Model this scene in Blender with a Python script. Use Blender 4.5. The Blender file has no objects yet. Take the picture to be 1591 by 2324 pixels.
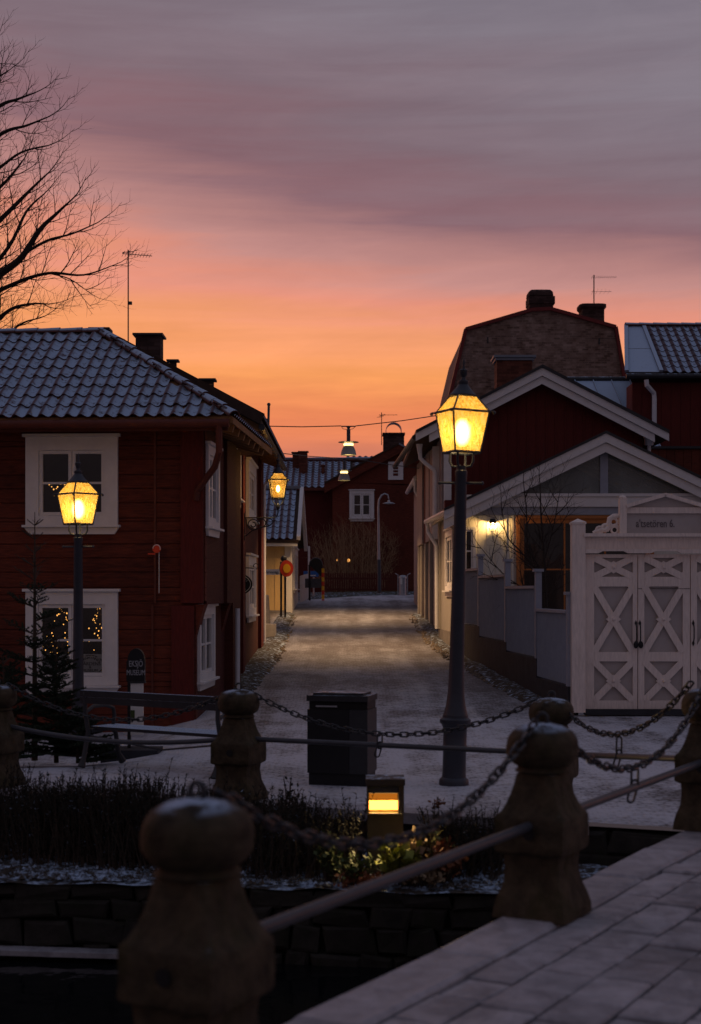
import bpy, bmesh, math, random
from mathutils import Vector, Matrix, noise
R = math.radians
V = Vector
# ------------------------------------------------------------------ camera, sky, exposure
S = bpy.context.scene
COL = S.collection
F, CX, H, EYE = 3315.0, 795.5, 1340.0, 1.95     # photograph measured on a 1591 px wide copy
cam = bpy.data.cameras.new('camera')
cam.sensor_fit = 'HORIZONTAL'; cam.sensor_width = 24.0; cam.lens = F / 1591 * 24
cam.shift_y = (H - 1162.0) / 1591.0
cam.clip_end = 1500; cam.clip_start = 0.1
cam.dof.use_dof = True; cam.dof.focus_distance = 28.0; cam.dof.aperture_fstop = 2.3
camo = bpy.data.objects.new('camera', cam); COL.objects.link(camo)
camo.location = (0, 0, EYE); camo.rotation_euler = (R(90), 0, 0)
S.camera = camo
S.view_settings.view_transform = 'Standard'; S.view_settings.look = 'None'
S.view_settings.exposure = 0.0; S.view_settings.gamma = 1.0
S.view_settings.use_curve_mapping = False
S.cycles.use_denoising = True
S.cycles.max_bounces = 8; S.cycles.transparent_max_bounces = 16
S.cycles.sample_clamp_indirect = 3.0
S.cycles.caustics_reflective = False; S.cycles.caustics_refractive = False
SKY_STRENGTH = 1.0

def lin(r, g, b):
    def f(c):
        c /= 255.0
        return c / 12.92 if c <= .04045 else ((c + .055) / 1.055) ** 2.4
    return (f(r), f(g), f(b), 1.0)

class NT:
    """tiny node-tree helper"""
    def __init__(s, nt): s.nt = nt; s.nt.nodes.clear()
    def n(s, t, ins=None, **kw):
        nd = s.nt.nodes.new(t)
        for k, v in kw.items(): setattr(nd, k, v)
        for k, v in (ins or {}).items():
            sock = nd.inputs[k]
            if hasattr(v, 'is_output') or isinstance(v, bpy.types.NodeSocket): s.nt.links.new(v, sock)
            else: sock.default_value = v
        return nd
    def math(s, op, a, b=0.0, c=0.0, clamp=False):
        nd = s.nt.nodes.new('ShaderNodeMath'); nd.operation = op; nd.use_clamp = clamp
        for i, v in enumerate((a, b, c)):
            if isinstance(v, bpy.types.NodeSocket): s.nt.links.new(v, nd.inputs[i])
            else: nd.inputs[i].default_value = v
        return nd.outputs[0]
    def mix(s, fac, a, b, blend='MIX'):
        nd = s.nt.nodes.new('ShaderNodeMix'); nd.data_type = 'RGBA'; nd.blend_type = blend
        for i, v in ((0, fac), (6, a), (7, b)):
            if isinstance(v, bpy.types.NodeSocket): s.nt.links.new(v, nd.inputs[i])
            else: nd.inputs[i].default_value = v
        return nd.outputs[2]
    def ramp(s, fac, stops, interp='LINEAR'):
        nd = s.nt.nodes.new('ShaderNodeValToRGB'); cr = nd.color_ramp; cr.interpolation = interp
        while len(cr.elements) < len(stops): cr.elements.new(0.5)
        for e, (p, c) in zip(cr.elements, stops): e.position = p; e.color = c
        s.nt.links.new(fac, nd.inputs[0]); return nd.outputs[0]
    def smooth(s, x, lo, hi):
        nd = s.nt.nodes.new('ShaderNodeMapRange'); nd.interpolation_type = 'SMOOTHSTEP'
        s.nt.links.new(x, nd.inputs[0]); nd.inputs[1].default_value = lo; nd.inputs[2].default_value = hi
        return nd.outputs[0]
    def scalev(s, vec, sc):
        nd = s.nt.nodes.new('ShaderNodeVectorMath'); nd.operation = 'MULTIPLY'
        s.nt.links.new(vec, nd.inputs[0]); nd.inputs[1].default_value = sc; return nd.outputs[0]

world = bpy.data.worlds.new('World'); S.world = world; world.use_nodes = True
w = NT(world.node_tree)
tc = w.n('ShaderNodeTexCoord')
nrm = w.n('ShaderNodeVectorMath', {0: tc.outputs['Generated']}, operation='NORMALIZE')
sx = w.n('ShaderNodeSeparateXYZ', {0: nrm.outputs[0]})
dx, dy, dz = sx.outputs
hor = w.math('SQRT', w.math('MAXIMUM', w.math('SUBTRACT', 1.0, w.math('MULTIPLY', dz, dz)), 0.0004))
tel = w.math('DIVIDE', dz, hor)                      # tangent of the elevation
stre = w.scalev(nrm.outputs[0], (1.6, 1.6, 16.0))
tilt = w.n('ShaderNodeVectorRotate', {'Vector': stre, 'Angle': R(-9)}, rotation_type='Y_AXIS')
n1 = w.n('ShaderNodeTexNoise', {'Vector': tilt.outputs[0], 'Scale': 1.1, 'Detail': 5.0, 'Roughness': .55, 'Distortion': .5})
n2 = w.n('ShaderNodeTexNoise', {'Vector': w.scalev(nrm.outputs[0], (2.4, 2.4, 34.0)), 'Scale': 1.6, 'Detail': 6.0, 'Roughness': .6, 'Distortion': .3})
warp = w.math('ADD', w.math('MULTIPLY', w.math('SUBTRACT', n1.outputs[0], .5), .10), w.math('MULTIPLY', w.math('SUBTRACT', n2.outputs[0], .5), .085))
lift = w.smooth(tel, 0.12, 0.30)
te = w.math('ADD', tel, w.math('MULTIPLY', w.math('MULTIPLY', dx, lift), .27))
te = w.math('ADD', te, w.math('MULTIPLY', warp, w.math('ADD', .35, w.math('MULTIPLY', lift, .65))))
tpos = w.math('MULTIPLY', te, 0.8, clamp=True)
stops = [(0.0, lin(190, 112, 98)), (.07, lin(214, 128, 104)), (.095, lin(236, 136, 90)), (.118, lin(250, 161, 96)), (.140, lin(247, 161, 114)),
         (.160, lin(231, 149, 126)), (.184, lin(194, 140, 134)), (.222, lin(141, 106, 113)), (.262, lin(130, 110, 119)),
         (.33, lin(128, 119, 130)), (.45, lin(118, 112, 126)), (1.0, lin(104, 108, 128))]
west = w.ramp(tpos, stops)
east = w.ramp(tpos, [(0.0, lin(92, 80, 84)), (.2, lin(108, 94, 102)), (.45, lin(108, 100, 111)), (1.0, lin(104, 108, 128))])
az = w.smooth(dy, -0.35, 0.85)
skyc = w.mix(az, east, west)
streak = w.ramp(n2.outputs[0], [(.3, (.90, .90, .92, 1)), (.7, (1.08, 1.075, 1.07, 1))])
skyc = w.mix(1.0, skyc, streak, 'MULTIPLY')
n3 = w.n('ShaderNodeTexNoise', {'Vector': w.scalev(tilt.outputs[0], (2.2, 2.2, .75)), 'Scale': 3.2, 'Detail': 9.0, 'Roughness': .62, 'Distortion': .9})
rag = w.ramp(n3.outputs[0], [(.35, (.965, .96, .965, 1)), (.65, (1.035, 1.03, 1.025, 1))])
skyc = w.mix(1.0, skyc, rag, 'MULTIPLY')
below = w.smooth(dz, -0.06, -0.005)
skyc = w.mix(below, lin(60, 52, 56), skyc)
bg = w.n('ShaderNodeBackground', {'Color': skyc, 'Strength': SKY_STRENGTH})
wo = w.n('ShaderNodeOutputWorld', {'Surface': bg.outputs[0]})

# ------------------------------------------------------------------ helpers
def P(px, py, d): return V(((px - CX) * d / F, d, EYE - (py - H) * d / F))
def X(px, d): return (px - CX) * d / F
def Z(py, d): return EYE - (py - H) * d / F
ORG = {}
def tag(o, label=None, cat=None, group=None, kind=None):
    if label: o['label'] = label
    if cat: o['category'] = cat
    if group: o['group'] = group
    if kind: o['kind'] = kind
    return o
def thing(name, label, cat, loc=(0, 0, 0), group=None, rz=0):
    o = bpy.data.objects.new(name, None); COL.objects.link(o)
    o.empty_display_size = .2; o.location = loc; o.rotation_euler = (0, 0, rz)
    ORG[o.name] = V(loc); return tag(o, label, cat, group)
def copy_tree(o, parent=None):
    c = o.copy(); COL.objects.link(c)
    if parent is not None: c.parent = parent
    for ch in list(o.children): copy_tree(ch, c)
    return c
def place_copy(o, loc, rz=0, label=None, sc=None):
    c = copy_tree(o); c.location = loc; c.rotation_euler = (0, 0, rz)
    if label: c['label'] = label
    if sc: c.scale = (sc,) * 3
    return c

class MB:
    def __init__(s): s.v = []; s.f = []; s.a = None
    def add(s, vs, fs):
        b = len(s.v); s.v += [V(p) for p in vs]; s.f += [tuple(i + b for i in f) for f in fs]; return s
    def obox(s, c, a, b, d):
        c, a, b, d = V(c), V(a), V(b), V(d)
        vs = [c + i * a + j * b + k * d for k in (-1, 1) for j in (-1, 1) for i in (-1, 1)]
        return s.add(vs, [(0, 2, 3, 1), (4, 5, 7, 6), (0, 1, 5, 4), (2, 6, 7, 3), (0, 4, 6, 2), (1, 3, 7, 5)])
    def box(s, x0, x1, y0, y1, z0, z1):
        return s.obox(((x0 + x1) / 2, (y0 + y1) / 2, (z0 + z1) / 2), ((x1 - x0) / 2, 0, 0), (0, (y1 - y0) / 2, 0), (0, 0, (z1 - z0) / 2))
    def bar(s, p, q, wd, ht, up=(0, 0, 1)):
        p, q = V(p), V(q); t = (q - p)
        sd = t.cross(V(up))
        if sd.length < 1e-6: sd = t.cross(V((1, 0, 0)))
        sd.normalize(); u = sd.cross(t).normalized()
        return s.obox((p + q) / 2, t / 2, sd * wd / 2, u * ht / 2)
    def prism(s, poly, vec):
        n = len(poly); vec = V(vec); ps = [V(p) for p in poly]
        fs = [tuple(range(n)), tuple(range(2 * n - 1, n - 1, -1))] + [(i, i + n, (i + 1) % n + n, (i + 1) % n) for i in range(n)]
        return s.add(ps + [p + vec for p in ps], fs)
    def poly(s, pts): return s.add(pts, [tuple(range(len(pts)))])
    def tube(s, pts, r, n=6, cap=True):
        pts = [V(p) for p in pts]; m = len(pts)
        rr = r if isinstance(r, (list, tuple)) else [r] * m
        t = (pts[1] - pts[0]).normalized()
        up = V((0, 0, 1)) if abs(t.z) < .9 else V((1, 0, 0))
        a = t.cross(up).normalized(); b = len(s.v)
        for i in range(m):
            t = (pts[min(i + 1, m - 1)] - pts[max(i - 1, 0)])
            if t.length < 1e-9: t = V((0, 0, 1))
            t.normalize(); a = (a - t * a.dot(t))
            if a.length < 1e-6: a = t.orthogonal()
            a.normalize(); c = t.cross(a)
            for k in range(n):
                w_ = 2 * math.pi * k / n
                s.v.append(pts[i] + (a * math.cos(w_) + c * math.sin(w_)) * rr[i])
        for i in range(m - 1):
            for k in range(n):
                k2 = (k + 1) % n
                s.f.append((b + i * n + k, b + i * n + k2, b + (i + 1) * n + k2, b + (i + 1) * n + k))
        if cap:
            s.f.append(tuple(b + k for k in range(n - 1, -1, -1))); s.f.append(tuple(b + (m - 1) * n + k for k in range(n)))
        return s
    def loft(s, secs, n=24, c=(0, 0), rot=0.0, cap=True):
        """secs: (z, half width, superellipse power)"""
        b = len(s.v)
        for z, hw, pw in secs:
            for k in range(n):
                a = 2 * math.pi * k / n; ca, sa = math.cos(a), math.sin(a)
                rr = hw / (abs(ca) ** pw + abs(sa) ** pw) ** (1.0 / pw)
                x, y = rr * ca, rr * sa
                s.v.append(V((c[0] + x * math.cos(rot) - y * math.sin(rot), c[1] + x * math.sin(rot) + y * math.cos(rot), z)))
        m = len(secs)
        for i in range(m - 1):
            for k in range(n):
                k2 = (k + 1) % n
                s.f.append((b + i * n + k, b + i * n + k2, b + (i + 1) * n + k2, b + (i + 1) * n + k))
        if cap:
            s.f.append(tuple(b + k for k in range(n - 1, -1, -1))); s.f.append(tuple(b + (m - 1) * n + k for k in range(n)))
        return s
    def lathe(s, prof, n=16, c=(0, 0)):
        return s.loft([(z, max(r, .0005), 2) for r, z in prof], n, c)
    def ball(s, c, r, n=8, m=5, sc=(1, 1, 1)):
        c = V(c); b = len(s.v)
        for i in range(m + 1):
            th = math.pi * i / m
            rr = max(math.sin(th), .02)
            for k in range(n):
                a = 2 * math.pi * k / n
                s.v.append(c + V((rr * math.cos(a) * sc[0], rr * math.sin(a) * sc[1], -math.cos(th) * sc[2])) * r)
        for i in range(m):
            for k in range(n):
                k2 = (k + 1) % n
                s.f.append((b + i * n + k, b + i * n + k2, b + (i + 1) * n + k2, b + (i + 1) * n + k))
        return s
    def torus(s, c, r, wire, ax1, ax2, n=12, m=5, stretch=0.0, arc=1.0):
        c, ax1, ax2 = V(c), V(ax1).normalized(), V(ax2).normalized()
        pts = []
        for i in range(n + 1):
            a = 2 * math.pi * arc * i / n
            pts.append(c + ax1 * (r * math.cos(a) + (stretch if math.cos(a) > 0 else -stretch)) + ax2 * r * math.sin(a))
        return s.tube(pts, wire, m, cap=arc < 1)
    def mesh(s, name, mat, org=V((0, 0, 0)), smooth=False, recalc=True, mw=None):
        me = bpy.data.meshes.new(name)
        pts = [(mw @ p if mw is not None else p) - org for p in s.v]
        me.from_pydata([tuple(p) for p in pts], [], s.f)
        if recalc:
            bm = bmesh.new(); bm.from_mesh(me); bmesh.ops.recalc_face_normals(bm, faces=bm.faces); bm.to_mesh(me); bm.free()
        if s.a is not None:
            at = me.attributes.new('snow', 'FLOAT', 'POINT')
            at.data.foreach_set('value', s.a)
        me.materials.append(mat)
        if smooth:
            me.polygons.foreach_set('use_smooth', [True] * len(me.polygons))
            try: me.set_sharp_from_angle(angle=R(40))
            except Exception: pass
        me.update(); return me
    def build(s, name, mat, parent=None, smooth=False, recalc=True, mw=None, loc=None):
        if parent is not None:
            org = ORG.get(parent.name, V((0, 0, 0)))
        else:
            if loc is not None: org = V(loc)
            else:
                pp = [(mw @ p if mw is not None else p) for p in s.v]
                org = V((sum(p.x for p in pp) / len(pp), sum(p.y for p in pp) / len(pp), min(p.z for p in pp)))
        o = bpy.data.objects.new(name, s.mesh(name, mat, org, smooth, recalc, mw)); COL.objects.link(o)
        if parent is not None: o.parent = parent
        else: o.location = org
        ORG[o.name] = org
        return o

def inst(name, mesh, parent, mw):
    """a piece sharing its mesh with others; mw in world space, parent unrotated"""
    o = bpy.data.objects.new(name, mesh); COL.objects.link(o); o.parent = parent
    o.matrix_basis = Matrix.Translation(-ORG.get(parent.name, V((0, 0, 0)))) @ mw
    ORG[o.name] = ORG.get(parent.name, V((0, 0, 0)))
    return o
def frame(o, x, y, z):
    m = Matrix((x, y, z)).transposed().to_4x4(); m.translation = V(o); return m

def text_mesh(txt, size, mat, name='lettering', depth=.004, bold=0.0, xs=1.0):
    cu = bpy.data.curves.new(name, 'FONT'); cu.body = txt; cu.size = size; cu.align_x = 'CENTER'; cu.align_y = 'CENTER'
    cu.extrude = depth; cu.offset = bold; cu.resolution_u = 3
    ob = bpy.data.objects.new('lettering_curve', cu); COL.objects.link(ob)
    dg = bpy.context.evaluated_depsgraph_get(); dg.update()
    me = bpy.data.meshes.new_from_object(ob.evaluated_get(dg))
    bpy.data.objects.remove(ob); bpy.data.curves.remove(cu)
    for v_ in me.vertices: v_.co.x *= xs
    me.materials.clear(); me.materials.append(mat); me.name = name
    return me

# ------------------------------------------------------------------ materials
def mat(name, col, rough=.75, var=.3, scale=6.0, bump=0.0, frost=0.0, metal=0.0, spec=.3, grain=None, frost_lo=.55, brick=None, moss=None, coord='Object', snowattr=False, col2=None, rndvar=0.0, streaks=False):
    m = bpy.data.materials.new(name); m.use_nodes = True; t = NT(m.node_tree)
    c = tuple(col) + (1.0,)
    tcn = t.n('ShaderNodeTexCoord'); vec = tcn.outputs[coord]
    if coord == 'World':
        pass
    if grain: vec2 = t.scalev(vec, grain)
    else: vec2 = vec
    nz = t.n('ShaderNodeTexNoise', {'Vector': vec2, 'Scale': scale, 'Detail': 6.0, 'Roughness': .62})
    big = t.n('ShaderNodeTexNoise', {'Vector': vec, 'Scale': scale * .13, 'Detail': 3.0})
    f = t.math('ADD', t.math('MULTIPLY', nz.outputs[0], .6), t.math('MULTIPLY', big.outputs[0], .4))
    dark = tuple(x * (1 - var) for x in col) + (1,)
    lite = tuple(min(1, x * (1 + var)) for x in (col2 or col)) + (1,)
    base = t.ramp(f, [(.34, dark), (.66, lite)])
    if rndvar:
        oi = t.n('ShaderNodeObjectInfo'); base = t.mix(1.0, base, t.ramp(oi.outputs['Random'], [(0, (1 - rndvar,) * 3 + (1,)), (1, (1 + rndvar,) * 3 + (1,))]), 'MULTIPLY')
    if streaks:
        sn = t.n('ShaderNodeTexNoise', {'Vector': t.scalev(vec, (1.0, .45, 1.0)), 'Scale': 2.2, 'Detail': 6.0, 'Roughness': .68, 'Distortion': .6})
        base = t.mix(t.math('MULTIPLY', t.smooth(sn.outputs[0], .52, .64), .45), base, tuple(x * .38 for x in col) + (1,))
        if streaks == 'frost': base = t.mix(t.math('MULTIPLY', t.smooth(sn.outputs[0], .46, .36), .40), base, (.52, .52, .56, 1))
    height = nz.outputs[0]
    if brick:
        bw, bh, mortar, mcol = brick
        bt = t.n('ShaderNodeTexBrick', {'Vector': t.n('ShaderNodeCombineXYZ', {0: t.n('ShaderNodeSeparateXYZ', {0: vec}).outputs[0], 1: t.n('ShaderNodeSeparateXYZ', {0: vec}).outputs[2]}).outputs[0],
                 'Scale': 1.0, 'Mortar Size': mortar, 'Brick Width': bw, 'Row Height': bh, 'Color1': (1, 1, 1, 1), 'Color2': (.45, .42, .4, 1), 'Mortar': mcol + (1,)})
        base = t.mix(1.0, base, bt.outputs[0], 'MULTIPLY')
    if moss:
        mn = t.n('ShaderNodeTexNoise', {'Vector': vec, 'Scale': 4.0, 'Detail': 7.0, 'Roughness': .65})
        base = t.mix(t.math('MULTIPLY', t.smooth(mn.outputs[0], .48, .68), .8), base, tuple(moss) + (1,))
    if frost > 0:
        ge = t.n('ShaderNodeNewGeometry'); sz = t.n('ShaderNodeSeparateXYZ', {0: ge.outputs['Normal']})
        up = t.smooth(sz.outputs[2], frost_lo, frost_lo + .3)
        if snowattr:
            at = t.n('ShaderNodeAttribute', attribute_name='snow')
            up = t.math('MULTIPLY', up, at.outputs['Fac'])
        fn = t.n('ShaderNodeTexNoise', {'Vector': ge.outputs['Position'], 'Scale': 9.0, 'Detail': 6.0, 'Roughness': .7})
        fac = t.math('MULTIPLY', up, t.smooth(fn.outputs[0], .62 - .4 * frost, .70 - .25 * frost))
        base = t.mix(t.math('MULTIPLY', fac, .92), base, (.42, .55, .72, 1))
    ins = {'Base Color': base, 'Roughness': rough, 'Metallic': metal, 'Specular IOR Level': spec}
    if bump > 0:
        b = t.n('ShaderNodeBump', {'Height': height, 'Strength': min(bump, 1.0), 'Distance': .02})
        ins['Normal'] = b.outputs[0]
    bs = t.n('ShaderNodeBsdfPrincipled', ins)
    t.n('ShaderNodeOutputMaterial', {'Surface': bs.outputs[0]})
    return m

def emis(name, col, st):
    m = bpy.data.materials.new(name); m.use_nodes = True; t = NT(m.node_tree)
    e = t.n('ShaderNodeEmission', {'Color': tuple(col) + (1,), 'Strength': st})
    t.n('ShaderNodeOutputMaterial', {'Surface': e.outputs[0]}); return m

def glass_mat(name, tint=(.75, .8, .85), trans=.9, sheen=0.0):
    m = bpy.data.materials.new(name); m.use_nodes = True; t = NT(m.node_tree)
    tr = t.n('ShaderNodeBsdfTransparent', {'Color': tuple(x * trans for x in tint) + (1,)})
    nz = t.n('ShaderNodeTexNoise', {'Vector': t.n('ShaderNodeTexCoord').outputs['Object'], 'Scale': 2.5, 'Detail': 2.0})
    bp = t.n('ShaderNodeBump', {'Height': nz.outputs[0], 'Strength': .12, 'Distance': .02})
    gl = t.n('ShaderNodeBsdfGlossy', {'Color': (.9, .9, .9, 1), 'Roughness': .04, 'Normal': bp.outputs[0]})
    fr = t.n('ShaderNodeFresnel', {'IOR': 1.45})
    fa = t.math('ADD', fr.outputs[0], .03, clamp=True)
    mx = t.n('ShaderNodeMixShader', {0: fa, 1: tr.outputs[0], 2: gl.outputs[0]})
    if sheen:
        nd_ = t.n('ShaderNodeTexNoise', {'Vector': t.n('ShaderNodeTexCoord').outputs['Object'], 'Scale': 1.6, 'Detail': 5.0})
        df = t.n('ShaderNodeBsdfDiffuse', {'Color': (.38, .43, .42, 1)})  # pale diffuse layer painted in for reflected sky and a lighter interior
        mx = t.n('ShaderNodeMixShader', {0: t.math('MULTIPLY', nd_.outputs[0], sheen * 2), 1: mx.outputs[0], 2: df.outputs[0]})
    t.n('ShaderNodeOutputMaterial', {'Surface': mx.outputs[0]}); return m

def lamp_glass(name, glow=.30, clear=.70, sc=3.0):
    m = bpy.data.materials.new(name); m.use_nodes = True; t = NT(m.node_tree)
    ob = t.n('ShaderNodeTexCoord').outputs['Object']
    nz = t.n('ShaderNodeTexNoise', {'Vector': t.scalev(ob, (14, 14, 5)), 'Scale': sc, 'Detail': 5.0, 'Roughness': .6})
    cl = t.ramp(nz.outputs[0], [(.30, (.62, .27, .03, 1)), (.48, (.98, .55, .09, 1)), (.68, (1.0, .72, .24, 1))])
    tl = t.n('ShaderNodeBsdfTranslucent', {'Color': cl})
    tr = t.n('ShaderNodeBsdfTransparent', {'Color': (1.0, .72, .34, 1)})
    em = t.n('ShaderNodeEmission', {'Color': cl, 'Strength': glow})
    a = t.n('ShaderNodeMixShader', {0: clear, 1: tl.outputs[0], 2: tr.outputs[0]})
    b = t.n('ShaderNodeAddShader', {0: a.outputs[0], 1: em.outputs[0]})
    t.n('ShaderNodeOutputMaterial', {'Surface': b.outputs[0]}); return m

def ground_mat(name, dark, lite, frostamt, sett=.10, wet=.62):
    m = bpy.data.materials.new(name); m.use_nodes = True; t = NT(m.node_tree)
    pos = t.n('ShaderNodeNewGeometry').outputs['Position']
    warp = t.n('ShaderNodeTexNoise', {'Vector': pos, 'Scale': 2.5, 'Detail': 2.0})
    pv = t.n('ShaderNodeVectorMath', {0: pos, 1: t.scalev(warp.outputs['Color'], (.16, .22, 0))}, operation='ADD')
    bt = t.n('ShaderNodeTexBrick', {'Vector': pv.outputs[0], 'Scale': 1.0, 'Mortar Size': .016, 'Mortar Smooth': .6, 'Brick Width': sett * 1.25, 'Row Height': sett,
             'Color1': (1, 1, 1, 1), 'Color2': (.6, .6, .6, 1), 'Mortar': (.35, .35, .35, 1)})
    n1 = t.n('ShaderNodeTexNoise', {'Vector': pos, 'Scale': .55, 'Detail': 5.0, 'Roughness': .6})
    n2 = t.n('ShaderNodeTexNoise', {'Vector': pos, 'Scale': 7.0, 'Detail': 6.0, 'Roughness': .7})
    n3 = t.n('ShaderNodeTexNoise', {'Vector': t.scalev(pos, (1, .25, 1)), 'Scale': 3.0, 'Detail': 4.0})
    stone = t.mix(t.math('MULTIPLY', n2.outputs[0], 1.0), tuple(dark) + (1,), tuple(lite) + (1,))
    stone = t.mix(.75, stone, bt.outputs[0], 'MULTIPLY')
    ff = t.math('ADD', t.math('ADD', t.math('MULTIPLY', n1.outputs[0], .45), t.math('MULTIPLY', n2.outputs[0], .40)), t.math('MULTIPLY', n3.outputs[0], .25))
    ff = t.math('SUBTRACT', ff, t.math('MULTIPLY', bt.outputs['Fac'], .05))
    sxx = t.n('ShaderNodeSeparateXYZ', {0: pos})
    worn = t.math('MULTIPLY', t.smooth(sxx.outputs[1], 20.0, 28.0), t.math('SUBTRACT', 1.0, t.smooth(sxx.outputs[1], 49.0, 56.0)))
    ff = t.math('SUBTRACT', ff, t.math('MULTIPLY', worn, .085))
    n4 = t.n('ShaderNodeTexNoise', {'Vector': t.scalev(pos, (1.9, .05, .5)), 'Scale': 1.0, 'Detail': 3.0})
    ff = t.math('ADD', ff, t.math('MULTIPLY', t.math('SUBTRACT', n4.outputs[0], .5), .30))
    fac = t.math('MULTIPLY', t.smooth(ff, .62 - .3 * frostamt, .79 - .22 * frostamt), t.math('SUBTRACT', .92, t.math('MULTIPLY', worn, .50)))
    base = t.mix(fac, stone, (.58, .60, .66, 1))
    hh = t.math('ADD', t.math('MULTIPLY', t.math('SUBTRACT', 1.0, bt.outputs['Fac']), .5), t.math('MULTIPLY', n2.outputs[0], .5))
    b = t.n('ShaderNodeBump', {'Height': hh, 'Strength': .8, 'Distance': .02})
    bs = t.n('ShaderNodeBsdfPrincipled', {'Base Color': base, 'Roughness': wet, 'Normal': b.outputs[0], 'Specular IOR Level': .35})
    t.n('ShaderNodeOutputMaterial', {'Surface': bs.outputs[0]}); return m

RED = mat('falu_red_timber', (.084, .020, .012), .88, .5, 5, .4, grain=(1, 1, 9), col2=(.118, .026, .014), rndvar=.12)
RED2 = mat('dark_red_boards', (.105, .016, .012), .85, .3, 5, .3, grain=(9, 9, 1))
REDSIDE = mat('red_log_side', (.078, .018, .013), .85, .3, 5, .35, grain=(1, 1, 9))
REDTRIM = mat('red_gutter_paint', (.115, .028, .017), .6, .25, 8, .1)
WHITE = mat('white_paint', (.72, .70, .69), .55, .07, 7, .12)
GATEWHITE = mat('warm_white_gate_paint', (.80, .69, .62), .6, .17, 6, .15, grain=(6, 6, 1))
GATEPANEL = mat('grey_gate_panel_paint', (.46, .415, .40), .65, .08, 6, .1)
PINKBOARD = mat('pale_pink_board_paint', (.34, .27, .25), .75, .2, 6, .2, grain=(6, 6, 1))
DIMCREAM = mat('dimmed_cream_board_paint', (.36, .33, .285), .75, .15, 6, .15, grain=(6, 6, 1))  # cream darkened in the colour, toning down lamplight on the street side
CREAM = mat('cream_board_paint', (.66, .63, .55), .7, .1, 6, .15, grain=(6, 6, 1))
YELLOW = mat('ochre_board_paint', (.62, .42, .17), .75, .12, 6, .15, grain=(6, 6, 1))
GREYSHADE = mat('pale_grey_enamel', (.34, .35, .33), .5, .1, 6, .05)
BLUEGREY = mat('blue_grey_fence_paint', (.30, .32, .38), .55, .1, 6, .1)
DARKPLINTH = mat('dark_stone_plinth', (.034, .035, .041), .85, .35, 5, .5)
PLINTH = mat('grey_stone_plinth', (.20, .18, .16), .85, .35, 5, .6)
BROWNFRAME = mat('brown_window_frame_paint', (.42, .15, .04), .55, .15, 7, .1)
TILE = mat('clay_tile_with_frost', (.085, .030, .026), .8, .35, 9, .3, frost=.80, frost_lo=.30, snowattr=True, rndvar=.22)
RIDGET = mat('clay_ridge_tile_with_frost', (.10, .034, .026), .8, .35, 9, .3, frost=.95, frost_lo=.30)
SLAB = mat('dark_roof_boarding', (.05, .03, .022), .9, .35, 6, .3)
SOFFIT = mat('brown_eaves_boarding', (.30, .15, .062), .85, .3, 6, .2)
SHEET = mat('frosted_sheet_metal', (.20, .22, .26), .5, .2, 3, .05, frost=1.1, frost_lo=.4)
BLACKSHEET = mat('black_sheet_metal', (.03, .03, .033), .5, .3, 6, .05, frost=.4, frost_lo=.6)
IRON = mat('black_cast_iron', (.022, .024, .028), .5, .3, 10, .15, spec=.5)
GREYIRON = mat('grey_painted_iron', (.055, .06, .072), .5, .25, 8, .15, spec=.5)
LAMPIRON = mat('blue_black_lamp_iron', (.030, .033, .045), .5, .25, 8, .1, spec=.5)
STEEL = mat('galvanised_steel', (.42, .44, .47), .4, .2, 10, .05, metal=.7)
WHITEMETAL = mat('white_painted_downpipe', (.66, .66, .68), .45, .1, 6, .05)
STONE = mat('mossy_sandstone', (.062, .046, .027), .85, .7, 11, 1.0, frost=.55, frost_lo=.72, moss=(.034, .031, .009), streaks=True)
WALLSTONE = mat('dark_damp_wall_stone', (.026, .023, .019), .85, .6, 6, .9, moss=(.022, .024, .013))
SLABSTONE = mat('frosted_paving_stone', (.335, .325, .345), .62, .40, 7, .9, rndvar=.18, moss=None, streaks='frost')
JOINT = mat('dark_joint_sand', (.13, .12, .12), .95, .3, 20, .4)
BED = mat('frosted_bed_soil', (.055, .045, .035), .95, .5, 14, .9, frost=.40, frost_lo=.3)
BRICKM = mat('weathered_brick', (.30, .155, .105), .85, .55, 2.2, .3, brick=(.30, .105, .012, (.9, .85, .8)), col2=(.26, .19, .16))
CHIMM = mat('sooty_chimney_brick', (.085, .05, .045), .9, .4, 3, .3, brick=(.24, .08, .010, (.6, .55, .5)))
REDCHIM = mat('red_chimney_brick', (.17, .055, .035), .85, .4, 3, .3, brick=(.24, .08, .010, (.7, .65, .6)))
REDSHEET = mat('red_sheet_edging', (.16, .02, .018), .5, .2, 5, .05)
BARK = mat('dark_bark', (.035, .026, .022), .9, .3, 9, .3)
TWIG = mat('brown_twig_bark', (.060, .042, .030), .9, .3, 9, .2)
PALETWIG = mat('pale_dry_twig_bark', (.34, .22, .12), .9, .3, 9, .2)
NEEDLE = mat('spruce_needles', (.020, .034, .018), .8, .45, 9, 0)
HEATHER = mat('dark_heather_leaves', (.017, .017, .011), .85, .6, 6, 0, frost=.12, frost_lo=.5)
LEAFY = mat('yellow_green_leaves', (.17, .19, .030), .6, .4, 12, 0)
LEAFY2 = mat('olive_green_leaves', (.13, .13, .025), .6, .4, 12, 0)
LEAFG = mat('dull_green_leaves', (.05, .075, .022), .6, .4, 12, 0)
LEAFR = mat('rust_red_leaves', (.16, .055, .020), .65, .4, 12, 0)
LEAFB = mat('pale_dry_leaves', (.24, .17, .10), .7, .4, 12, 0)
DIFFU = emis('lamp_diffuser', (1.0, .66, .22), 2.2)
RINGGLOW = emis('lamp_ring_glow', (1.0, .70, .26), 3.2)
GLASS = glass_mat('window_glass')
DARKGLASS = glass_mat('dull_window_glass', (.5, .52, .55), .7)
SHEENGLASS = glass_mat('painted_sheen_gable_glass', (.8, .82, .85), .9, sheen=.34)
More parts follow.
